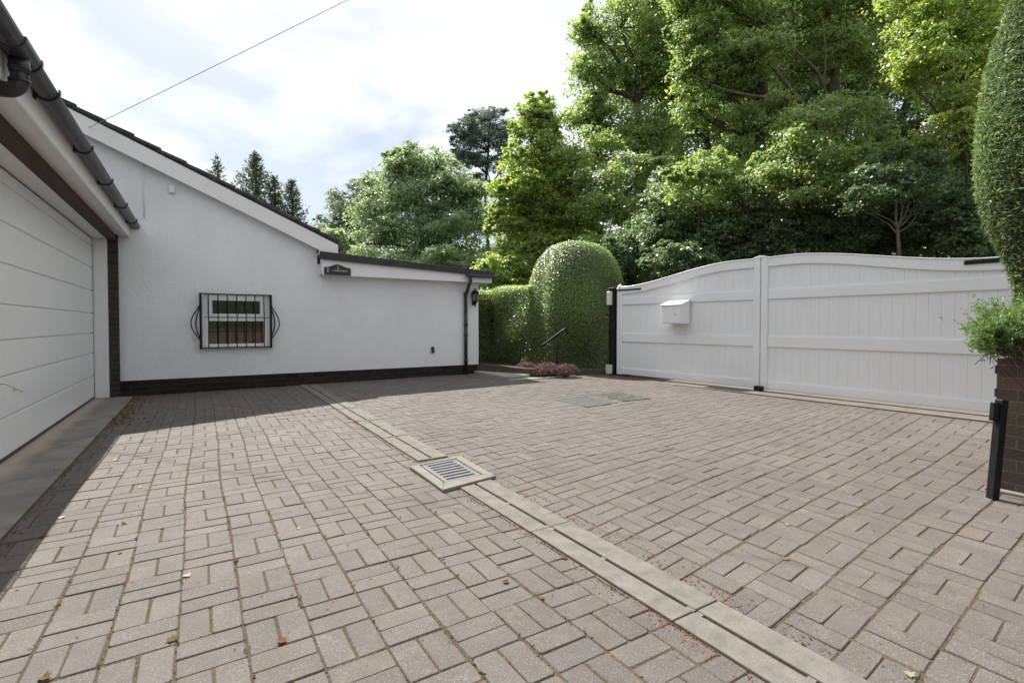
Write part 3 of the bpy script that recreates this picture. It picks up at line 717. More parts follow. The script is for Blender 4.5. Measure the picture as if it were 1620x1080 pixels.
for s in (.1, .45): tube(bm, [PR(s, .05, 1.805), PR(s, .062, 1.805)], .012, 8)
build('hinge_strap', bm, M_iron, GR)
bm = NB(); bxR(bm, LL-.075, LL+.06, .041, .10, -.0, .10, .004); build('drop_bolt', bm, M_iron, GR)
# letter box on left leaf
hb = on_plane(1093, 500, HL+Vector((-.026, 0, 0)), Vector((1, .087, 0)))
e = -dl; nrm = Vector((e.y, -e.x, 0)); nrm = nrm if nrm.x < 0 else -nrm
s1 = (hb-HL).dot(e)
p_ = on_plane(1046, 500, HL+nrm*.30, nrm); s0 = (p_-HL).dot(e); p_ = on_plane(1077.5, 500, HL+nrm*.30, nrm); s1 = (p_-HL).dot(e)
zt0 = on_plane(1060, 482.5, HL+nrm*.30, nrm).z; zb0 = on_plane(1060, 512, HL+nrm*.30, nrm).z
MB_ = thing('letter_box', PLf((s0+s1)/2, .03, zb0), 'white metal letter box with sloping lid fixed to the left gate leaf', 'letter box')
bm = NB(); prism(bm, [PLf(s0, .027, zb0), PLf(s0, .30, zb0), PLf(s0, .30, zt0), PLf(s0, .027, zt0+.085)], e*(s1-s0), .006); build('body', bm, M_gate, MB_)
bm = NB(); prism(bm, [PLf(s0-.012, .028, zt0+.088), PLf(s0-.012, .325, zt0-.004), PLf(s0-.012, .325, zt0+.008), PLf(s0-.012, .028, zt0+.102)], e*(s1-s0+.024), .003); build('lid', bm, M_gate, MB_)
bm = NB(); prism(bm, [PLf(s0+.05, .301, zb0+.02), PLf(s1-.015, .301, zb0+.02), PLf(s1-.015, .301, zt0-.03), PLf(s0+.05, .301, zt0-.03)], nrm*.006, .002); dd = build('door', bm, M_gate, MB_)
bm = NB(); tube(bm, [PLf(s0+(s1-s0)*.72, .308, (zb0+zt0)/2), PLf(s0+(s1-s0)*.72, .316, (zb0+zt0)/2)], .012, 10); build('lock', bm, M_lock, dd)
# left gate post
pc = HL+dl*.10
GP = thing('gate_post', (pc.x, pc.y, 0), 'black square steel gate post between the domed hedge and the left gate leaf', 'gate post')
bm = NB(); box(bm, pc.x-.08, pc.x+.08, pc.y-.07, pc.y+.08, -.05, 1.82, .006); box(bm, pc.x-.09, pc.x+.09, pc.y-.076, pc.y+.09, 1.8205, 1.84, .005); build('post', bm, M_iron, GP)
bm = NB(); box(bm, pc.x-.17, pc.x-.081, pc.y-.04, pc.y+.05, 1.48, 1.76, .01); tag(build('sensor_box', bm, M_cream, GP), 'cream box near the top')
bm = NB(); box(bm, pc.x-.18, pc.x-.081, pc.y-.05, pc.y+.06, .05, .24, .01); tag(build('sensor_box', bm, M_cream, GP), 'cream box near the ground')

# right brick planter and leaning post
PX0 = 4.38; PY1 = on_x(1575, 700, PX0).y; PZ = .86
PW = thing('brick_planter', (PX0, PY1, 0), 'raised brown brick planter wall at the right edge holding the juniper', 'planter')
bm = NB(); box(bm, PX0, PX0+.215, -2.5, PY1, -.05, PZ); box(bm, PX0+.216, 6.6, PY1-.215, PY1-.003, -.05, PZ-.002)
# toothed brick ends at the corner
for k in range(0, 11, 2): box(bm, PX0-.0, PX0+.1, PY1+.0005, PY1+.012, k*.075+.01, k*.075+.066, .003)
build('brickwork', bm, M_planter, PW)
bm = NB(); box(bm, PX0+.22, 6.6, -2.5, PY1-.22, -.05, PZ-.08); build('soil', bm, M_soil, PW)
bm = NB(); box(bm, PX0-.05, PX0-.003, -2.5, PY1+.04, -.03, .022, .006); build('footing', bm, M_slab, PW)
bt = on_z(1571, 789, 0.0); depb = bt.dot(_f); tp = at(1586, 632, depb)
LP = thing('leaning_post', (bt.x, bt.y, 0), 'short black metal gate stop post leaning beside the brick planter', 'post')
ax = (tp-bt); axn = ax.normalized(); sx = (_r-axn*_r.dot(axn)).normalized(); sy = axn.cross(sx)
Mx = Matrix((( sx.x, sy.x, axn.x, bt.x), (sx.y, sy.y, axn.y, bt.y), (sx.z, sy.z, axn.z, bt.z), (0, 0, 0, 1)))
bm = NB(); box(bm, -.021, .021, -.022, .03, -.03, ax.length, .004, Mx); build('post', bm, M_iron, LP)
bm = NB(); box(bm, -.056, -.022, -.012, .022, ax.length-.135, ax.length-.02, .004, Mx); build('stop_plate', bm, M_iron, LP)

# low brick wall, steps and handrail by the hedge
lw = [on_z(757, 592, .04), on_z(800, 601, .03), on_z(850, 603, .03), on_z(900, 598, .03), on_z(962, 594, .03)]
lw = [Vector((XC-.05, WY-.01, 0)), Vector((5.20, 8.85, 0)), Vector((5.50, 8.16, 0)), Vector((6.36, 8.04, 0)), Vector((7.20, 7.92, 0))]
LW = thing('low_brick_wall', tuple(lw[1]), 'low curving brown brick retaining wall between the bungalow corner and the gate post', 'wall')
bm = NB(); zz = [.235, .225, .20, .15, .13]; c = curve_pts(lw, 16)
for i in range(16):
    p, q2 = c[i], c[i+1]; t = i/16*4; z_ = np.interp(t, range(5), zz); d = (q2-p).normalized(); nn = Vector((-d.y, d.x, 0))
    if nn.x+nn.y < 0: nn = -nn
    prism(bm, [p+Vector((0, 0, -.08)), q2+Vector((0, 0, -.08)), q2+nn*.2+Vector((0, 0, -.08)), p+nn*.2+Vector((0, 0, -.08))], (0, 0, z_+.08))
build('brickwork', bm, M_lowwall, LW)
bm = NB(); poly = [p+Vector((.06, .1, 0)) for p in c]+[Vector((9.0, WY-.6, 0)), Vector((9, WY+4, 0)), Vector((XC, WY+4, 0))]
prism(bm, [Vector((p.x, p.y, -.05)) for p in poly], (0, 0, .13)); tag(build('planting_bed', bm, M_soil), kind='structure')
bm = NB(); s_ = [on_z(742, 591.5, .09), on_z(752, 590, .09), on_z(815, 600, .09), on_z(800, 603.5, .09)]
s_ = [Vector((4.86, 9.36, 0)), Vector((4.98, 9.36, 0)), Vector((5.19, 8.83, 0)), Vector((5.46, 8.14, 0)), Vector((4.86, 7.97, 0))]
prism(bm, [Vector((p.x, p.y, -.02)) for p in s_], (0, 0, .125), .008)
tag(build('step_slab', bm, M_conc, None, s_[0]), 'pale concrete step slab against the low brick wall by the house corner', 'step')
bm = NB(); s_ = [Vector((4.86, 7.955, 0)), Vector((5.48, 8.12, 0)), Vector((6.36, 8.0, 0)), Vector((6.45, 7.9, 0)), Vector((5.6, 7.83, 0))]
prism(bm, [Vector((p.x, p.y, -.02)) for p in s_], (0, 0, .07), .006)
tag(build('step_slab', bm, M_conc, None, s_[0]), 'low sunlit concrete slab at the foot of the curved brick wall', 'step')
r0 = at(856, 548, 10.3); r1 = at(893, 521, 10.25); rp = at(881, 530, 10.27)
HRL = thing('handrail', (rp.x, rp.y, .08), 'short black sloping metal handrail in front of the domed hedge', 'handrail')
bm = NB(); dvec = (r1-r0).normalized(); tube(bm, curve_pts([r0, r0+(r1-r0)*.5, r1, r1+Vector((.05, 0, -.02)), r1+Vector((.05, 0, -.10))], 20), .024, 10); build('rail', bm, M_iron, HRL)
bm = NB(); tube(bm, [(rp.x, rp.y, .06), (rp.x, rp.y, rp.z)], .016, 8); build('post', bm, M_iron, HRL)

# ------------------------------------------------------------------ foliage
def unit(v): return v/np.maximum(np.linalg.norm(v, axis=1, keepdims=True), 1e-9)
def leaves_mesh(name, pos, nrm, size, aspect=.62, fold=.12, axis=None, vmin=.6, vmax=1.35, warm=.12, tint=None):
    n = len(pos); nrm = unit(nrm)
    r = RNG.normal(size=(n, 3)) if axis is None else axis+RNG.normal(size=(n, 3))*.25
    t = unit(r-nrm*np.sum(r*nrm, axis=1, keepdims=True)); b = np.cross(nrm, t)
    s = (size*RNG.uniform(.65, 1.3, n))[:, None] if np.isscalar(size) else size[:, None]
    v0 = pos-t*s*.5; v2 = pos+t*s*.5-nrm*s*fold; w = s*aspect*.5
    v1 = pos+b*w+nrm*s*fold; v3 = pos-b*w+nrm*s*fold
    V = np.stack([v0, v1, v2, v3], 1).reshape(-1, 3); Fq = np.arange(n*4).reshape(-1, 4)
    k = RNG.uniform(vmin, vmax, n) if tint is None else tint*RNG.uniform(.8, 1.2, n); wv = RNG.normal(0, warm, n)
    c = np.stack([k*(1+wv), k*(1+.3*wv), k*(1-.8*wv)], 1).clip(0, 3); c = np.repeat(c, 4, axis=0)
    return np_mesh(name, V, Fq, c)
def sphere_dirs(n): return unit(RNG.normal(size=(n, 3)))
LSC, DENS = .60, 4.5
def crown(lobes, leaf, per=1.0, flat=.35, droop=.25, clump=.42, up=.6):
    """lobes: (centre, rx, rz); returns leaf positions, normals, tint and twig ends"""
    Pp, Nn, Tt, twigs = [], [], [], []
    for (c, rx, rz) in lobes:
        c = np.array(c); area_ = math.pi*rx*rz
        leaf_ = leaf; nl = int(per*area_/(leaf*leaf*.30)*DENS); lc = 34; nc = max(8, nl//lc)
        d = sphere_dirs(nc); rr = RNG.uniform(0, 1, nc)**.34*RNG.uniform(.82, 1.12, nc)
        cc = c+d*rr[:, None]*np.array([rx, rx, rz])
        ct = RNG.uniform(.72, 1.28, nc)
        cs = clump*min(rx, 1.6)*RNG.uniform(.6, 1.3, nc)
        off = RNG.normal(size=(nc, lc, 3))*np.array([.5, .5, .5*flat])*cs[:, None, None]
        rad = np.linalg.norm(off[:, :, :2], axis=2); off[:, :, 2] -= droop*rad*rad/np.maximum(cs[:, None], .1)
        outw = d.copy(); outw[:, 2] *= .4
        off += outw[:, None, :]*RNG.uniform(-.3, .5, (nc, lc, 1))*cs[:, None, None]
        pos = (cc[:, None, :]+off).reshape(-1, 3)
        nr = np.array([0, 0, up])+outw[:, None, :]*.5+RNG.normal(size=(nc, lc, 3))*.62
        Pp.append(pos); Nn.append(nr.reshape(-1, 3)); Tt.append(np.repeat(ct, lc))
        k = RNG.choice(nc, size=max(2, int(nc*.16)), replace=False); twigs.append((c, cc[k]))
    return np.vstack(Pp), np.vstack(Nn), np.concatenate(Tt), twigs
def branchy(bm, a, b, r0, r1, wob=.08, n=6, sides=6):
    a, b = Vector(a), Vector(b); L = (b-a).length; pts = []; ph = random.uniform(0, 6)
    for i in range(n+1):
        t = i/n; p = a.lerp(b, t); k = math.sin(math.pi*t)
        p += Vector((math.sin(ph+t*5), math.cos(ph*1.3+t*4), .6*math.sin(ph*.7+t*3)))*wob*L*k*.5; pts.append(p)
    tube(bm, pts, [r0+(r1-r0)*(i/n) for i in range(n+1)], sides); return pts
def tree(name, label, cat, base, lobes, leaf, lm, bark, tr, group='trees beyond the white gates', per=1.0, extra=(), droop=.25, clump=.42, up=.6, trunk_top=None, ground=-.1, aspect=.62):
    """lobes given as (px, py, depth, rx_px, rz_px) -> a crown lobe of real radius at its own distance"""
    LB = [(at(px, py, dp), rx*dp/F, rz*dp/F) for (px, py, dp, rx, rz) in lobes]; leaf *= LSC
    T = thing(name, (base[0], base[1], ground), label, cat, group)
    sub = []
    for (c, rx, rz) in LB:
        for k in range(5):
            d = Vector((random.gauss(0, 1), random.gauss(0, 1), random.gauss(.35, .8))).normalized(); q = random.uniform(.28, .48); e = random.uniform(.78, 1.05)
            sub.append((c+Vector((d.x*rx, d.y*rx, d.z*rz))*e, rx*q, rz*q*random.uniform(.7, 1.1)))
    LB = [(c, rx*.86, rz*.86) for (c, rx, rz) in LB]+sub
    P, Nn, Tt, tw = crown(LB, leaf, per, droop=droop, clump=clump, up=up)
    keep = P[:, 2] > .1; P, Nn, Tt = P[keep], Nn[keep], Tt[keep]
    me = leaves_mesh('crown', P, Nn, leaf, aspect, tint=Tt); link_mesh('crown', me, [lm], T)
    bm = NB(); cz = sum(l[0].z for l in LB)/len(LB); cm = sum((l[0] for l in LB), Vector())/len(LB)
    top = Vector(trunk_top) if trunk_top else Vector((base[0]*.4+cm.x*.6, base[1]*.4+cm.y*.6, cz*.9))
    tp_ = branchy(bm, (base[0], base[1], ground-.05), top, tr, tr*.4, .05, 10, 10)
    for bi, ((c, rx, rz), (_, ends)) in enumerate(zip(LB, tw)):
        if bi >= len(LB)-len(sub): branchy(bm, LB[(bi-(len(LB)-len(sub)))//5][0], c, tr*.10, .01, .2, 4, 4); continue
        lo = [p for p in tp_[2:] if p.z < c.z+.2] or tp_[2:3]; st = lo[-1] if random.random() < .6 else random.choice(lo[len(lo)//2:])
        branchy(bm, st, c, tr*.36, tr*.14, .16, 7, 6)
        for e in ends: branchy(bm, c, e, tr*.12, .008, .2, 4, 4)
    for ctrl, r0, r1 in extra:
        pts = curve_pts(ctrl, 14); tube(bm, pts, [r0+(r1-r0)*i/14 for i in range(15)], 7)
    link_name = build('trunk', bm, bark, T)
    return T
def gxy(px, dp): p = at(px, 513, dp); return (p.x, p.y)

# --- tall trees
tree('sycamore_tree', 'tallest sycamore against the sky with open crown, left of the dark trunk', 'tree', gxy(1035, 22),
     [(985, 45, 22, 62, 55), (1045, -40, 22, 90, 60), (940, 120, 22, 45, 50), (1000, 135, 23, 62, 55), (1060, 100, 22, 60, 70), (925, 185, 21, 40, 34), (985, 200, 22, 60, 32), (950, 245, 20, 62, 30), (1030, 215, 21, 45, 35), (925, 40, 22, 25, 35)],
     .21, L_syc, M_barkd, .34, per=.85)
tree('maple_tree', 'bright yellow green maple behind the house corner and domed hedge', 'tree', gxy(850, 20),
     [(862, 180, 20.5, 26, 30), (872, 330, 20, 50, 50), (790, 300, 19, 22, 24), (838, 350, 19.5, 45, 45), (778, 355, 19, 14, 14), (870, 270, 21, 45, 45), (835, 190, 20, 26, 36), (855, 235, 20, 42, 38), (815, 275, 20, 36, 36), (845, 315, 19.5, 48, 40), (808, 345, 19, 34, 36), (845, 395, 19, 52, 40), (806, 415, 19, 28, 34), (892, 300, 20, 45, 45), (895, 370, 20, 50, 45)],
     .20, L_brt, M_barkd, .2, per=1.25)
tree('sycamore_tree', 'spreading sycamore whose low pale boughs overhang the domed hedge', 'tree', gxy(1000, 19),
     [(965, 290, 18, 60, 22), (1010, 265, 18, 40, 20), (945, 330, 18, 45, 25), (990, 335, 17.5, 55, 25), (1030, 375, 17.5, 45, 35), (960, 390, 18, 45, 30), (905, 255, 19, 40, 25)],
     .18, L_syc, M_barkd, .24, per=.75, clump=.5)
tree('pine_tree', 'dark pine with a bare upper trunk rising behind the bungalow', 'tree', gxy(773, 30),
     [(738, 256, 30, 26, 11), (772, 262, 30, 30, 9), (800, 255, 30, 16, 10), (735, 300, 30, 18, 7), (765, 300, 30, 22, 6), (765, 190, 30, 34, 20), (740, 214, 30, 28, 18), (792, 205, 30, 26, 18), (765, 218, 30, 40, 17), (735, 240, 30, 24, 12), (795, 236, 30, 20, 14), (757, 248, 30, 28, 11), (745, 284, 30, 26, 8), (795, 288, 30, 18, 8), (782, 178, 30, 18, 10), (748, 308, 30, 20, 8), (725, 225, 30, 14, 10)],
     .24, L_pine, M_barkd, .15, per=1.7, droop=.1, clump=.3, up=.2, trunk_top=tuple(at(774, 205, 30)), aspect=.28)
tree('ash_tree', 'broad green ash behind the flat roof, widest crown left of the pine', 'tree', gxy(690, 23),
     [(655, 262, 23, 40, 32), (690, 262, 23, 40, 30), (615, 300, 23, 42, 34), (665, 315, 22.5, 55, 40), (720, 305, 23, 45, 40), (600, 350, 22, 48, 34), (655, 370, 22, 60, 40), (715, 365, 22, 52, 45), (755, 345, 23, 36, 46), (560, 385, 22, 40, 24), (620, 245, 23, 16, 14), (750, 410, 23, 50, 30), (560, 420, 22, 50, 26), (640, 425, 22, 60, 26), (545, 395, 22.5, 30, 24)],
     .19, L_ash, M_barkd, .26, per=.9)
tree('willow_tree', 'grey green rounded tree furthest left above the flat roof', 'tree', gxy(560, 30),
     [(585, 305, 30, 30, 24), (550, 330, 30, 34, 26), (525, 358, 30, 26, 20), (575, 350, 30, 40, 30), (535, 380, 30, 30, 20), (605, 335, 30, 30, 30)],
     .22, L_grey, M_barkd, .24, per=.95)
# trees beyond the gates
tree('sycamore_tree', 'large sycamore with sunlit left edge and a thick dark trunk above the gate joint', 'tree', gxy(1192, 15),
     [(1105, 60, 15, 42, 50), (1150, -10, 15, 70, 50), (1085, 120, 15, 28, 40), (1135, 120, 15, 55, 50), (1200, 40, 15.5, 60, 55), (1105, 175, 15, 40, 30), (1180, 150, 16, 55, 40), (1250, -20, 16, 70, 50), (1190, 95, 14.2, 50, 42), (1205, 190, 14.4, 55, 38), (1175, 250, 14.5, 55, 30), (1075, 50, 15.5, 22, 30), (1090, -20, 15, 50, 45)],
     .155, L_syc, M_barkd, .32, per=.9, trunk_top=tuple(at(1196, 40, 15)))
def lim(*pts): return [at(px, py, dp) for px, py, dp in pts]
tree('sycamore_tree', 'open sycamore with long bare pale boughs in the middle of the wood', 'tree', gxy(1330, 15.5),
     [(1345, 60, 14.9, 50, 36), (1400, 130, 15, 40, 34), (1290, 40, 16, 70, 50), (1360, 20, 16, 60, 55), (1250, 115, 16, 50, 35), (1335, 90, 16.5, 60, 40), (1385, 90, 16, 30, 50), (1310, -50, 15.5, 90, 40), (1400, -30, 15, 60, 45), (1220, 220, 15.5, 55, 30)],
     .15, L_syc, M_bark, .26, per=.62, trunk_top=tuple(at(1325, 60, 15.5)),
     extra=((lim((1330, 240, 15), (1270, 165, 14.2), (1225, 110, 14), (1190, 70, 14), (1165, 40, 14.2)), .085, .008), (lim((1325, 220, 15), (1303, 140, 14.2), (1290, 110, 14), (1255, 75, 14), (1235, 30, 14)), .065, .008),
            (lim((1330, 250, 15), (1250, 165, 14.0), (1190, 152, 13.8), (1140, 140, 13.8), (1095, 118, 13.9)), .075, .008), (lim((1303, 140, 14.2), (1306, 80, 14), (1300, 20, 14)), .035, .008)))
tree('sycamore_tree', 'mid green drooping sycamore bough mass above the right gate leaf', 'tree', gxy(1330, 12.5),
     [(1290, 190, 12.5, 60, 32), (1250, 235, 12.3, 50, 30), (1340, 180, 12.8, 50, 30), (1300, 250, 12.2, 70, 30), (1360, 235, 12.5, 55, 32), (1270, 290, 12, 70, 28), (1345, 290, 12, 60, 28), (1390, 265, 12, 50, 28)],
     .135, L_syc, M_barkd, .18, per=.8, clump=.5, droop=.35)
tree('maple_tree', 'sunlit lime green maple hanging over the right gate leaf beside the yew', 'tree', gxy(1540, 10.5),
     [(1440, 55, 10.5, 48, 26), (1490, 25, 10.5, 55, 30), (1470, 95, 10.3, 55, 26), (1530, 75, 10.5, 50, 40), (1430, 110, 10.2, 38, 18), (1500, 150, 10.2, 48, 30), (1545, 160, 10.5, 40, 40), (1490, 205, 10, 38, 20), (1555, 225, 10.3, 36, 30), (1440, -20, 10.5, 50, 28), (1530, -30, 10.5, 60, 40), (1590, 60, 10.6, 50, 60), (1600, 180, 10.6, 45, 60)],
     .125, L_brt, M_barkd, .09, per=.85, clump=.5, droop=.4)
tree('sycamore_sapling', 'pale leaved sycamore sapling catching the light left of the dark trunk', 'tree', gxy(1110, 13),
     [(1105, 262, 13, 42, 20), (1080, 285, 13, 28, 20), (1130, 290, 13, 40, 22), (1100, 315, 13, 45, 20)], .14, L_syc, M_barkd, .08, per=.75, clump=.45)
ft = at(1420, 362, 10.4); fb = at(1424, 420, 10.4)
tree('small_tree', 'slender pale trunked young tree forking just above the right gate leaf', 'tree', (fb.x, fb.y),
     [(1395, 285, 10.4, 52, 20), (1445, 275, 10.6, 48, 22), (1370, 315, 10.3, 42, 16), (1460, 315, 10.6, 42, 16), (1420, 255, 10.6, 42, 18)],
     .12, L_dark, M_bark, .045, per=.6, clump=.5, trunk_top=tuple(ft),
     extra=((lim((1423, 405, 10.4), (1420, 365, 10.4), (1417, 340, 10.4), (1422, 300, 10.4)), .038, .012), (lim((1421, 372, 10.4), (1412, 362, 10.38), (1402, 352, 10.35), (1360, 330, 10.3)), .018, .006), (lim((1420, 368, 10.4), (1440, 355, 10.4), (1455, 330, 10.5)), .02, .006)))
# taller trees standing behind those, closing the wood
tree('beech_tree', 'dark beech filling the wood behind the thick dark trunk', 'tree', gxy(1120, 24), [(1080, 40, 24, 70, 60), (1150, 60, 24, 75, 60), (1110, 150, 24, 75, 60), (1060, 220, 24, 55, 45), (1150, 240, 24, 70, 55), (1090, 310, 23, 70, 50), (1100, -40, 24, 80, 50)], .24, L_syc, M_barkd, .3, per=.85)
tree('beech_tree', 'dark beech behind the long bare boughs in the middle', 'tree', gxy(1270, 25), [(1240, 30, 25, 80, 65), (1310, 120, 25, 75, 60), (1230, 150, 25, 70, 60), (1270, 240, 24, 80, 60), (1200, 260, 24, 55, 50), (1270, -60, 25, 90, 50)], .24, L_dark, M_barkd, .3, per=.85)
tree('beech_tree', 'tall beech seen between the open sycamore and the lime green maple', 'tree', gxy(1430, 23), [(1390, 30, 23, 70, 65), (1460, -20, 23, 80, 60), (1440, 120, 23, 60, 45), (1400, 220, 22, 60, 40), (1470, 240, 22, 65, 55), (1380, 270, 22, 60, 45)], .24, L_dark, M_barkd, .3, per=.7)
tree('beech_tree', 'dark beech mostly hidden by the lime green maple and the yew', 'tree', gxy(1560, 20), [(1540, 20, 20, 80, 70), (1600, 100, 20, 80, 80), (1530, 150, 20, 70, 60), (1580, 240, 20, 80, 70), (1510, 270, 19, 60, 50)], .22, L_dark, M_barkd, .28, per=.85)
# understorey bushes
US = [(1010, 385, 15, 58, 52, L_dark, 'dark laurel bush behind the hinge end of the left gate leaf'), (1065, 345, 14, 62, 62, L_dark, 'dark green bush above the letter box'), (1075, 405, 12.5, 55, 30, L_dark, 'low green bush just over the swept top of the left gate leaf'),
      (1160, 335, 13.5, 62, 68, L_dark, 'dense dark bush below the thick sycamore trunk'), (1235, 350, 13, 62, 62, L_dark, 'dark glossy laurel bush just right of the gate joint'), (1320, 350, 12.8, 66, 55, L_dark, 'dark laurel bush under the drooping sycamore'),
      (1400, 352, 13, 60, 60, L_dark, 'dark shaded bush behind the slender young tree'), (1528, 345, 10.2, 40, 75, L_dark, 'broad dark bush hiding the trunk of the lime green maple'), (1480, 335, 12, 66, 75, L_dark, 'tall dark holly bush under the lime green maple'), (1560, 340, 11.2, 56, 90, L_dark, 'tall dark bush beside the clipped yew'), (1640, 320, 11.5, 70, 110, L_dark, 'dark bush at the right edge behind the clipped yew'),
      (1195, 392, 13, 50, 40, L_dark, 'low dark bush peeping over the gates at their meeting stile'), (1120, 385, 13.2, 55, 40, L_dark, 'low dark bush between the letter box and the gate joint'), (975, 420, 16, 45, 40, L_dark, 'dark bush directly behind the right shoulder of the domed hedge'),
      (600, 412, 20, 60, 26, L_ash, 'low green bush under the left part of the broad ash'), (700, 418, 20, 60, 28, L_ash, 'low green bush under the right part of the broad ash'),
      (930, 410, 17, 58, 50, L_syc, 'green bush between the maple and the domed hedge top'), (795, 425, 18, 45, 40, L_brt, 'bright green bush behind the end of the flat roof')]
for (px, py, dp, rx, rz, lm, lab) in US:
    lb = [(px, py, dp, rx*.8, rz*.8), (px-rx*.45, py+rz*.25, dp-.2, rx*.55, rz*.5), (px+rx*.45, py+rz*.2, dp, rx*.55, rz*.55), (px, py+rz*.55, dp-.1, rx*.8, rz*.5)]
    tree('bush', lab, 'bush', gxy(px, dp), lb, .13, lm, M_barkd, .07, 'understorey bushes beyond the white gates', per=1.0, clump=.4)
# far wood that reads as one mass
LB = []
for k in range(30):
    px = 470+k*44; dp = 34+random.uniform(-3, 5); topy = np.interp(px, [470, 640, 800, 960, 1100, 1300, 1700], [420, 385, 360, 300, 230, 215, 190])+random.uniform(-18, 18)
    cy_ = (topy+470)/2; LB.append((at(px, cy_, dp), 42*dp/F, (470-topy)/2*dp/F))
P, Nn, Tt, _ = crown(LB, .42, .7, clump=.35)
me = leaves_mesh('woodland', P[P[:, 2] > .1], Nn[P[:, 2] > .1], .42, .7, tint=Tt[P[:, 2] > .1]); tag(link_mesh('woodland', me, [L_dark]), kind='stuff')

# --- cypresses above the gable
def cypress(px, py, dp, rad, lab, dens=1.0, gap=0.0):
    tpz = at(px, py, dp); b = (tpz.x, tpz.y); T = thing('cypress_tree', (b[0], b[1], -.1), lab, 'tree', 'conifers behind the gable roof')
    hgt = tpz.z; P, A, Nn, Tt = [], [], [], []
    z = hgt-.02; bm = NB(); tube(bm, [(b[0], b[1], -.15), (b[0], b[1], hgt*.6), (b[0]+.05, b[1], hgt-.1)], [.16, .09, .012], 7)
    while z > hgt-5.5:
        down = hgt-z; R_ = rad*(.10+.55*down**.75)*random.uniform(.65, 1.2)
        for k in range(4):
            if random.random() < gap: continue
            a = random.uniform(0, 2*math.pi); d = np.array([math.cos(a), math.sin(a), .45+random.uniform(-.15, .3)])
            o = np.array([b[0], b[1], z-.1*down]); n = int(16*dens*(.6+R_*1.4)); t = RNG.uniform(0, 1, n)**.8
            pos = o+d*(t*R_)[:, None]+RNG.normal(size=(n, 3))*(.05+.10*R_*(1-t)[:, None]); P.append(pos); A.append(np.tile(d+np.array([0, 0, .3]), (n, 1))); Nn.append(RNG.normal(size=(n, 3)))
            Tt.append(np.full(n, random.uniform(.75, 1.25)))
            if R_ > .25: tube(bm, [o, o+d*R_*.8], [.016, .005], 4)
        z -= .085
    P = np.vstack(P); me = leaves_mesh('foliage', P, np.vstack(Nn), .15, .38, .05, np.vstack(A), tint=np.concatenate(Tt)); link_mesh('foliage', me, [L_cyp], T); build('trunk', bm, M_barkd, T)
cypress(343, 247, 25, .55, 'thin sparse cypress top, leftmost above the gable roof', .8, .45)
cypress(404, 243, 25, .95, 'tallest pointed cypress above the gable roof')
cypress(434, 281, 25, .75, 'lower cypress just right of the tallest one, above the roof slope', .9)
cypress(461, 287, 25, .85, 'cypress rightmost of the row above the gable roof', .9)

# --- clipped hedges
def clipped(name, label, cat, surf, n, leaf, lm, loc, core, aspect=.6, spread=.025, lift=.8, axis=None, group=None, smooth=True):
    T = thing(name, loc, label, cat, group)
    P, Nn = surf(n); P = P+RNG.normal(size=P.shape)*spread*np.array([1, 1, 1])
    nr = Nn*lift+RNG.normal(size=P.shape)*.55+np.array([0, 0, .25])
    tt = np.clip(1+.35*np.sin(P[:, 0]*2.3+1)*np.sin(P[:, 2]*2.9)+RNG.normal(0, .22, len(P)), .4, 1.8)
    ax = axis(P, Nn) if axis else None
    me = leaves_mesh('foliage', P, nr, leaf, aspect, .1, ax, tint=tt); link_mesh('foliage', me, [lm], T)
    cb = core(); build('branches_or_dark_core', cb, M_core, T, smooth=smooth); return T  # solid core, coloured dark to stand for the shade inside the foliage
dc = at(909, 560, 12.05); dcx, dcy = dc.x, dc.y; DR = .99; DZ0, DZT = .0, at(909, 385, 11.9).z
def dome_pt(a, v):
    """a: angle, v: 0 bottom .. 1 top; straight sides then a rounded cap"""
    zs_ = .46
    z = np.where(v < zs_, v/zs_*.52, .52+.48*np.sin((v-zs_)/(1-zs_)*math.pi/2)); r = np.where(v < zs_, 1.0-.03*(1-v/zs_)*0+.0, np.cos((v-zs_)/(1-zs_)*math.pi/2)**.7)
    c, s = np.cos(a), np.sin(a); k = (np.abs(c)**3.2+np.abs(s)**3.2)**(-1/3.2)
    b = 1+.03*np.sin(3*a+v*5)+.02*np.sin(7*a+2)
    return np.stack([dcx+DR*r*k*c*b, dcy+DR*r*k*s*b, DZ0+(DZT-DZ0)*z], 1)
def dome_surf(n):
    a = RNG.uniform(0, 2*math.pi, n); v = RNG.uniform(0, 1, n)
    P = dome_pt(a, v); e = 1e-3; ta = dome_pt(a+e, v)-P; tv = dome_pt(a, np.minimum(v+e, 1.0))-dome_pt(a, np.minimum(v+e, 1.0)-e)
    return P, unit(np.cross(ta, tv))
def grid_core(f, na=40, nv=24, k=.955, c=None, v0=0.0, v1=.995):
    bm = NB(); rings = []
    for j in range(nv+1):
        a = np.linspace(0, 2*math.pi, na, endpoint=False); P = f(a, np.full(na, v0+(v1-v0)*j/nv))
        P[:, :2] = np.array(c)+(P[:, :2]-np.array(c))*k; P[:, 2] *= (k+.01); rings.append([bm.verts.new(p) for p in P])
    for j in range(nv):
        for i in range(na): bm.faces.new((rings[j][i], rings[j][(i+1) % na], rings[j+1][(i+1) % na], rings[j+1][i]))
    bm.faces.new(rings[-1]); return bm
clipped('domed_hedge', 'tall clipped privet hedge end rounded into a dome beside the gate post', 'hedge', dome_surf, 190000, .029, L_hed, (dcx, dcy, 0), lambda: grid_core(dome_pt, c=(dcx, dcy)))
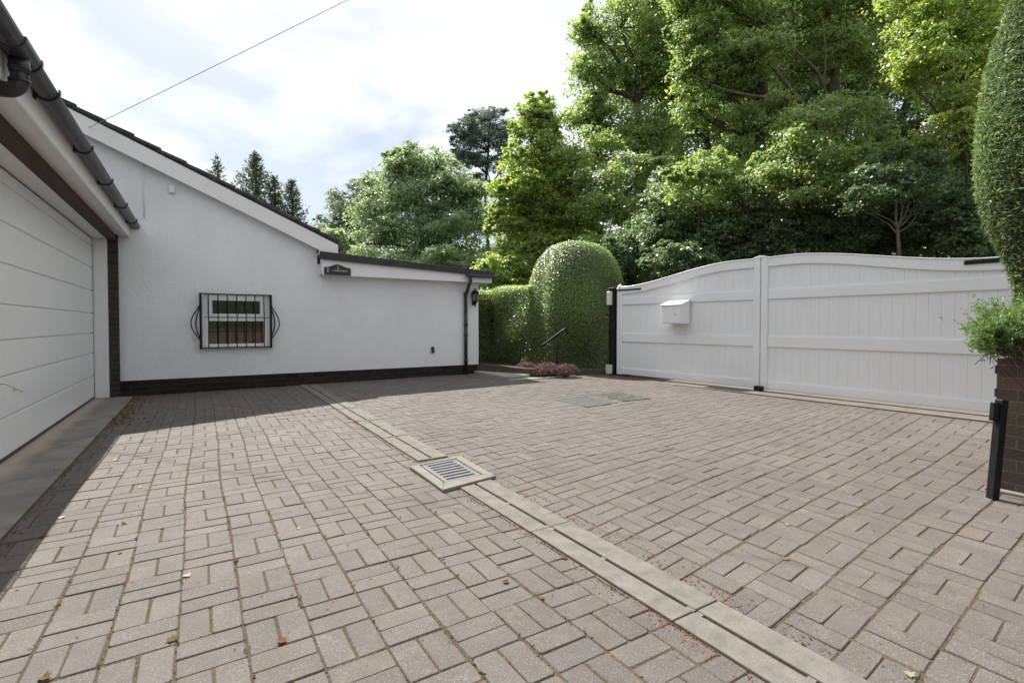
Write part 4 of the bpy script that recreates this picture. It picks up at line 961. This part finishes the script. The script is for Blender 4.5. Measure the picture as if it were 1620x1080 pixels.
# straight hedge: two runs
HZ = 1.98
def hedge_run(x0, x1, y0, y1, zt_, label, n):
    def surf(n):
        w, d, h = x1-x0, y1-y0, zt_; ar = np.array([w*h, d*h, w*d, d*h, w*h]); f = RNG.choice(5, n, p=ar/ar.sum()); u, v = RNG.uniform(0, 1, n), RNG.uniform(0, 1, n)
        P = np.zeros((n, 3)); Nn = np.zeros((n, 3))
        for k in range(5):
            m = f == k
            if k in (0, 4): P[m] = np.stack([x0+u[m]*w, np.full(m.sum(), y0 if k == 0 else y1), v[m]*h], 1); Nn[m] = (0, -1 if k == 0 else 1, 0)
            elif k == 2: P[m] = np.stack([x0+u[m]*w, y0+v[m]*d, np.full(m.sum(), h)], 1); Nn[m] = (0, 0, 1)
            else: P[m] = np.stack([np.full(m.sum(), x0 if k == 1 else x1), y0+u[m]*d, v[m]*h], 1); Nn[m] = (-1 if k == 1 else 1, 0, 0)
        wob = .035*np.sin(P[:, 0]*3.1+P[:, 2]*2.3)+.035*np.sin(P[:, 1]*2.7+P[:, 2]*3.7+1)
        return P+Nn*wob[:, None], Nn
    def core():
        bm = NB(); box(bm, x0+.06, x1-.06, y0+.06, y1-.06, -.05, zt_-.06, .08); return bm
    clipped('clipped_hedge', label, 'hedge', surf, n, .031, L_hed, ((x0+x1)/2, (y0+y1)/2, 0), core, spread=.03, smooth=False)
hedge_run(6.62, 7.5, 9.9, 11.6, HZ, 'clipped privet hedge run joining the left side of the dome', 90000)
hedge_run(4.3, 7.5, 11.65, 12.4, HZ-.04, 'shaded clipped hedge run behind the bungalow corner', 75000)
# what the window mirrors: a low brick wall with a hedge above it, behind the viewer
bm = NB(); box(bm, -5, 7, -5.6, -5.35, -.09, .80); box(bm, -5, 7, -5.64, -5.31, .8005, .86, .008)
tag(build('garden_wall', bm, M_lowwall, None, (1, -5.5, 0)), 'low brown brick garden wall seen only as a reflection in the lower window pane', 'wall')
hedge_run(-5, 7, -6.5, -5.75, 2.7, 'green hedge seen only as a reflection in the small window', 30000)
# heather in the bed
for i, (px, py, dp, r, lab) in enumerate([(832, 572, 10.6, .22, 'small pink heather clump, leftmost behind the low brick wall'), (866, 575, 9.95, .27, 'reddish heather clump in front of the handrail post'), (895, 577, 9.9, .24, 'dark red heather clump nearest the gate post')]):
    c = at(px, py, dp); z0 = .10; T = thing('heather_plant', (c.x, c.y, z0), lab, 'plant', 'heather plants in the bed'); n = 2200
    d = sphere_dirs(n); d[:, 2] = np.abs(d[:, 2]); P = np.array([c.x, c.y, z0])+d*(RNG.uniform(.3, 1, n)**.5)[:, None]*np.array([r*1.3, r*1.0, r*.9])
    me = leaves_mesh('foliage', P, RNG.normal(size=(n, 3)), .03, .5, tint=RNG.uniform(.4, 1.9, n), warm=.14); link_mesh('foliage', me, [L_heath if i != 1 else L_heath], T)
    bm = NB()
    for k in range(14): e_ = Vector(P[RNG.integers(n)]); tube(bm, [(c.x, c.y, z0-.05), tuple(e_)], [.008, .003], 4)
    build('stems', bm, M_barkd, T)
# yew column at right
yc = at(1668, 400, 3.85); ycx, ycy = yc.x, yc.y; ypx = [(-60, 1612), (0, 1586), (50, 1568), (100, 1556), (150, 1549), (200, 1545), (250, 1547), (300, 1553), (350, 1568), (390, 1586), (420, 1600), (450, 1609), (480, 1613), (560, 1616)]
yprof = []
for (py, px) in ypx:
    p = at(px, py, 3.85); yprof.append((p.z, (1668-px)/F*3.85))
yprof = [(yprof[0][0]+.75, .02), (yprof[0][0]+.6, .16), (yprof[0][0]+.3, .26)]+yprof
yprof = sorted(yprof); yz = np.array([p[0] for p in yprof]); yr = np.array([p[1] for p in yprof]); yr = np.maximum(yr*.74, .02)
def yew_pt(a, v):
    z = yz[0]+(yz[-1]-yz[0])*v; r = np.interp(z, yz, yr)*(1+.025*np.sin(2*a+z*2)+.015*np.sin(9*a+z*5)); return np.stack([ycx+r*np.cos(a), ycy+r*np.sin(a), z], 1)
def yew_surf(n):
    v = RNG.uniform(0, 1, n*2); rr = np.interp(yz[0]+(yz[-1]-yz[0])*v, yz, yr); keep = RNG.uniform(0, yr.max(), n*2) < rr; v = v[keep][:n]; a = RNG.uniform(0, 2*math.pi, len(v))
    P = yew_pt(a, v); e = 1e-3; ta = yew_pt(a+e, v)-P; tv = yew_pt(a, v+e)-P; return P, unit(np.cross(ta, tv))
clipped('clipped_yew', 'tall clipped yew column bulging at the right edge above the planter', 'topiary', yew_surf, 115000, .042, L_yew, (ycx, ycy, .7), lambda: grid_core(yew_pt, 40, 40, .95, (ycx, ycy)),
        aspect=.2, spread=.012, lift=.35, axis=lambda P, Nn: Nn*.5+np.cross(Nn, np.array([0, 0, 1.0]))*RNG.choice([-1.0, 1.0], len(P))[:, None]*.8+np.array([0, 0, .1])+RNG.normal(size=P.shape)*.35)
# juniper over the planter
JT = thing('juniper_bush', (4.75, PY1-.3, PZ-.05), 'bright green spreading juniper spilling over the planter with bare brown twigs below', 'bush')
P, A, Nn, Tt = [], [], [], []; bm = NB(); JP, JA = [], []
root = at(1660, 555, 3.25)
for k in range(260):
    if k % 9 == 0:
        cpx = random.uniform(1556, 1668); lo = np.interp(cpx, [1515, 1540, 1560, 1590, 1660], [535, 556, 548, 528, 524]); hi = np.interp(cpx, [1515, 1530, 1560, 1600, 1660], [532, 518, 506, 498, 494])
        cpy = random.uniform(hi, lo); cdp = 3.2+random.uniform(-.28, .30)+(cpx-1590)/F*.2
    px = max(1528, cpx+random.gauss(0, 9)); py = cpy+random.gauss(0, 4); dp = cdp+random.gauss(0, .035)
    tip = at(px, py, dp); st = root+Vector((random.uniform(-.1, .1), random.uniform(-.25, .2), random.uniform(-.05, .06)))
    mid = st.lerp(tip, .5)+Vector((0, 0, random.uniform(-.02, .05)))
    pts = curve_pts([st, mid, tip], 8); tube(bm, pts, [.011-.009*i/8 for i in range(9)], 5)
    d = np.array((tip-mid).normalized())
    for s in range(9):
        t = RNG.uniform(.55, 1.05); o = np.array(st.lerp(tip, min(t, 1.0)))+RNG.normal(size=3)*.022; dd_ = d+RNG.normal(size=3)*.55+np.array([0, 0, .25]); n = 26
        tt = RNG.uniform(0, 1, n); P.append(o+dd_*(tt*.085)[:, None]+RNG.normal(size=(n, 3))*.008); A.append(dd_+RNG.normal(size=(n, 3))*.6); Nn.append(RNG.normal(size=(n, 3))); Tt.append(np.full(n, random.uniform(.7, 1.35)))
for k in range(170):
    a = at(random.uniform(1570, 1660), random.uniform(525, 560), 3.15+random.uniform(-.15, .15)); b_ = a+Vector((random.uniform(-.12, .05), random.uniform(-.1, .1), random.uniform(-.10, .02)))
    tube(bm, curve_pts([a, a.lerp(b_, .5)+Vector((random.uniform(-.03, .03), 0, .02)), b_], 5), [.006-.004*i/5 for i in range(6)], 4)
    n = 14; JP.append(np.array(a)+RNG.normal(size=(n, 3))*.035)
me = leaves_mesh('foliage', np.vstack(P), np.vstack(Nn), .023, .3, .05, np.vstack(A), tint=np.concatenate(Tt)); link_mesh('foliage', me, [L_jun], JT)
JP = np.vstack(JP); me = leaves_mesh('dead_foliage', JP, RNG.normal(size=JP.shape), .035, .25); link_mesh('dead_foliage', me, [L_twig], JT)
build('branches_or_dark_core', bm, mottled('juniper_bark', (.10, .065, .05), (.19, .13, .10), 20, .9, 60, .4, .004), JT)

# young shoot at the left edge
SB = on_z(-70, 800, 0); SB = Vector((SB.x, SB.y, 0)); dps = SB.dot(_f)
SH = thing('leafy_shoot', tuple(SB), 'thin green leafy shoot poking in at the left edge before the garage door', 'plant')
bm = NB(); tipp = at(36, 619, dps); pts = curve_pts([SB, SB.lerp(tipp, .5)+Vector((0, 0, .12)), at(-5, 610, dps), tipp], 16); tube(bm, pts, [.004-.003*i/16 for i in range(17)], 5); build('stem', bm, M_moss, SH)
P = [np.array(at(px, py, dps)) for px, py in ((1, 610), (22, 617), (27, 619), (-8, 604), (-20, 612))]; P = np.array(P)
me = leaves_mesh('leaves', P, RNG.normal(size=(5, 3))+np.array([-.5, -.8, .5]), .026, .6, tint=np.full(5, 1.6)); link_mesh('leaves', me, [L_brt], SH)
P = np.array([np.array(at(35, 620, dps))]); link_mesh('petal', leaves_mesh('petal', P, np.array([[-.3, -.6, .6]]), .03, .3), [M_pal], SH)

# ------------------------------------------------------------------ litter
def dry_leaf(px, py, size, m, curl):
    p = on_z(px, py, .004); z = gz(p.x, p.y)+.003; bm = NB(); a = random.uniform(0, 6.3); n = 5
    lobes = [(0, -.5), (.22, -.3), (.5, -.2), (.3, .05), (.42, .3), (.15, .25), (0, .55), (-.15, .25), (-.42, .3), (-.3, .05), (-.5, -.2), (-.22, -.3)]
    c0 = bm.verts.new((p.x, p.y, z+.002)); vs_ = []
    for (x, y) in lobes:
        x *= random.uniform(.8, 1.15); xx, yy = (x*math.cos(a)-y*math.sin(a))*size, (x*math.sin(a)+y*math.cos(a))*size
        vs_.append(bm.verts.new((p.x+xx, p.y+yy, z+.001+curl*size*(abs(x)**1.5*1.1+max(0, y)*.3)*random.uniform(.6, 1.3))))
    for i in range(len(vs_)): bm.faces.new((c0, vs_[i], vs_[(i+1) % len(vs_)]))
    me = bpy.data.meshes.new('fallen_leaf'); bm.to_mesh(me); bm.free()
    k = random.uniform(.7, 1.3); at2 = me.color_attributes.new('tint', 'FLOAT_COLOR', 'POINT'); at2.data.foreach_set('color', [k, k, k*.95, 1]*len(me.vertices))
    return link_mesh('fallen_leaf', me, [m], None, (p.x, p.y, z))
LV = [(296, 910, .05, M_pal), (272, 1010, .055, M_dead), (98, 818, .045, M_pal), (190, 873, .03, M_dead), (374, 886, .03, M_litter), (472, 835, .03, M_pal), (446, 1013, .05, M_litter), (870, 829, .05, M_dead), (893, 882, .04, M_litter), (1243, 883, .045, M_dead), (1245, 829, .03, M_pal), (1438, 1066, .045, M_pal), (1541, 703, .03, M_litter),
      (184, 727, .05, M_pal), (82, 743, .06, M_litter), (210, 771, .02, M_dead), (222, 770, .03, M_pal), (305, 691, .035, M_pal), (196, 828, .04, M_moss), (800, 920, .04, M_litter), (858, 945, .03, M_dead), (70, 1072, .05, M_dead), (45, 748, .05, M_litter), (152, 690, .06, M_dead), (610, 655, .04, M_litter), (1310, 690, .04, M_litter)]
LABW = {M_pal: 'small pale cream fallen leaf on the sunny block paving', M_dead: 'dry tan fallen leaf lying on the block paving', M_litter: 'dark brown curled fallen leaf lying on the ground', M_moss: 'fresh green fallen leaf on the paving near the garage'}
for (px, py, s, m) in LV:
    tag(dry_leaf(px, py, s*.78, m, random.uniform(.25, .7)), LABW[m], 'leaf', 'fallen leaves on the drive')
# fine needles, crumbs and moss along the joints: beyond counting
def scatter(name, pts, nrm_up, size, m, aspect, zoff=.002, spread=0):
    P = np.array(pts); me = leaves_mesh(name, P, RNG.normal(size=P.shape)*(1-nrm_up)+np.array([0, 0, nrm_up]), size, aspect, .05, tint=RNG.uniform(.5, 1.5, len(P)), warm=.2); tag(link_mesh(name, me, [m]), kind='stuff')
pts = []
for k in range(8500):
    r = random.random()
    if r < .28: x = XD0-abs(random.gauss(0, .03))-.004; y = random.uniform(.2, 6) if random.random() < .8 else random.uniform(.2, 9)
    elif r < .5: x = XD1+abs(random.gauss(0, .08)); y = random.uniform(.2, 4)
    elif r < .70: x = XA+.02+abs(random.gauss(0, .05)); y = random.uniform(2.2, 9.3)
    elif r < .85:
        i = random.randint(0, 11); x, y = warpL(-.885+i*P_, random.uniform(.5, 6)); x += random.gauss(0, .006)
    else: x, y = random.uniform(-.8, 7), random.uniform(.5, 9)
    if x > 1.44 and x < 1.70: continue
    pts.append((x, y, gz(x, y)+random.uniform(.0, .006)-(.004 if r < .85 else 0)))
scatter('leaf_litter', pts, .8, .016, M_litter, .28)
pts = []
for k in range(900): pts.append((XA-.03+random.gauss(0, .035)*1.0-abs(random.gauss(0, .05)), random.uniform(.9, 2.55), random.uniform(-.01, .03)))
for k in range(260): x = XA+.02+abs(random.gauss(0, .10)); pts.append((x, random.uniform(6.6, 9.3), gz(x, 8)+random.uniform(.002, .012)))
scatter('leaf_litter', pts, .45, .035, M_dead, .55)
pts = []
for k in range(420):
    if random.random() < .5: i = random.randint(1, 10); x, y = warpL(-.885+i*P_, 0); yy = random.choice([1.1, 1.35, 1.62, 1.9, 2.4, 3.0, 3.4])+random.gauss(0, .05)+i*.03; x, y = warpL(-.885+i*P_, yy)
    else: x, y = XA+.03, 4.9+random.gauss(0, .12) if random.random() < .3 else random.uniform(3, 8)
    pts.append((x+random.gauss(0, .006), y, gz(x, y)+random.uniform(-.004, .012)))
scatter('joint_weeds', pts, .3, .02, M_moss, .35)

# ------------------------------------------------------------------ light
SUN_EL, SUN_AZ = R(51), R(-2)     # azimuth from +Y, negative = towards -X
sd = Vector((math.sin(SUN_AZ)*math.cos(SUN_EL), math.cos(SUN_AZ)*math.cos(SUN_EL), math.sin(SUN_EL)))
sl = bpy.data.lights.new('sun', 'SUN'); sl.energy = 5.0; sl.angle = R(.55); sl.color = (1, .965, .905)
so = bpy.data.objects.new('sun', sl); COL.objects.link(so); so.rotation_euler = sd.to_track_quat('Z', 'Y').to_euler(); so.location = (0, 0, 30)
w = bpy.data.worlds.new('World'); S.world = w; w.use_nodes = True; nt = w.node_tree; bgn = nt.nodes['Background']
sk = nt.nodes.new('ShaderNodeTexSky'); sk.sky_type = 'NISHITA'; sk.sun_disc = False; sk.sun_elevation = SUN_EL; sk.sun_rotation = SUN_AZ; sk.air_density = 1.1; sk.dust_density = 1.5
tc = nt.nodes.new('ShaderNodeTexCoord')
mp = nt.nodes.new('ShaderNodeMapping'); mp.inputs['Scale'].default_value = (1.0, 1.0, 2.2); mp.inputs['Location'].default_value = (.55, -.2, .3); nt.links.new(tc.outputs['Generated'], mp.inputs[0])
n1 = nt.nodes.new('ShaderNodeTexNoise'); n1.inputs['Scale'].default_value = 2.3; n1.inputs['Detail'].default_value = 8; n1.inputs['Roughness'].default_value = .55; n1.inputs['Distortion'].default_value = .3; nt.links.new(mp.outputs[0], n1.inputs['Vector'])
cr = ramp(nt, n1.outputs['Fac'], [(.36, .2), (.52, 1.0)])
n2 = nt.nodes.new('ShaderNodeTexNoise'); n2.inputs['Scale'].default_value = 3.4; n2.inputs['Detail'].default_value = 6; nt.links.new(mp.outputs[0], n2.inputs['Vector'])
cl = ramp(nt, n2.outputs['Fac'], [(.38, (.76, .79, .835)), (.56, (.95, .98, 1.02))])
# clouds scatter forward: brightest round the sun, dull on the far side of the sky
dp = N(nt, 'ShaderNodeVectorMath', operation='DOT_PRODUCT'); nt.links.new(tc.outputs['Generated'], dp.inputs[0]); dp.inputs[1].default_value = sd
br = N(nt, 'ShaderNodeMapRange'); nt.links.new(dp.outputs['Value'], br.inputs[0]); br.inputs[1].default_value = -.5; br.inputs[2].default_value = .75; br.inputs[3].default_value = 8.3; br.inputs[4].default_value = 10.9
sc_ = N(nt, 'ShaderNodeVectorMath', operation='SCALE'); nt.links.new(cl, sc_.inputs[0]); nt.links.new(br.outputs[0], sc_.inputs['Scale'])
nt.links.new(mix(nt, sk.outputs[0], sc_.outputs[0], cr), bgn.inputs[0]); bgn.inputs[1].default_value = .07
S.view_settings.view_transform = 'Standard'; S.view_settings.look = 'None'; S.view_settings.gamma = 1; S.view_settings.exposure = .72
print('POLYS', sum(len(o.data.polygons) for o in S.objects if o.type == 'MESH'))
S.cycles.max_bounces = 8; S.cycles.transparent_max_bounces = 8
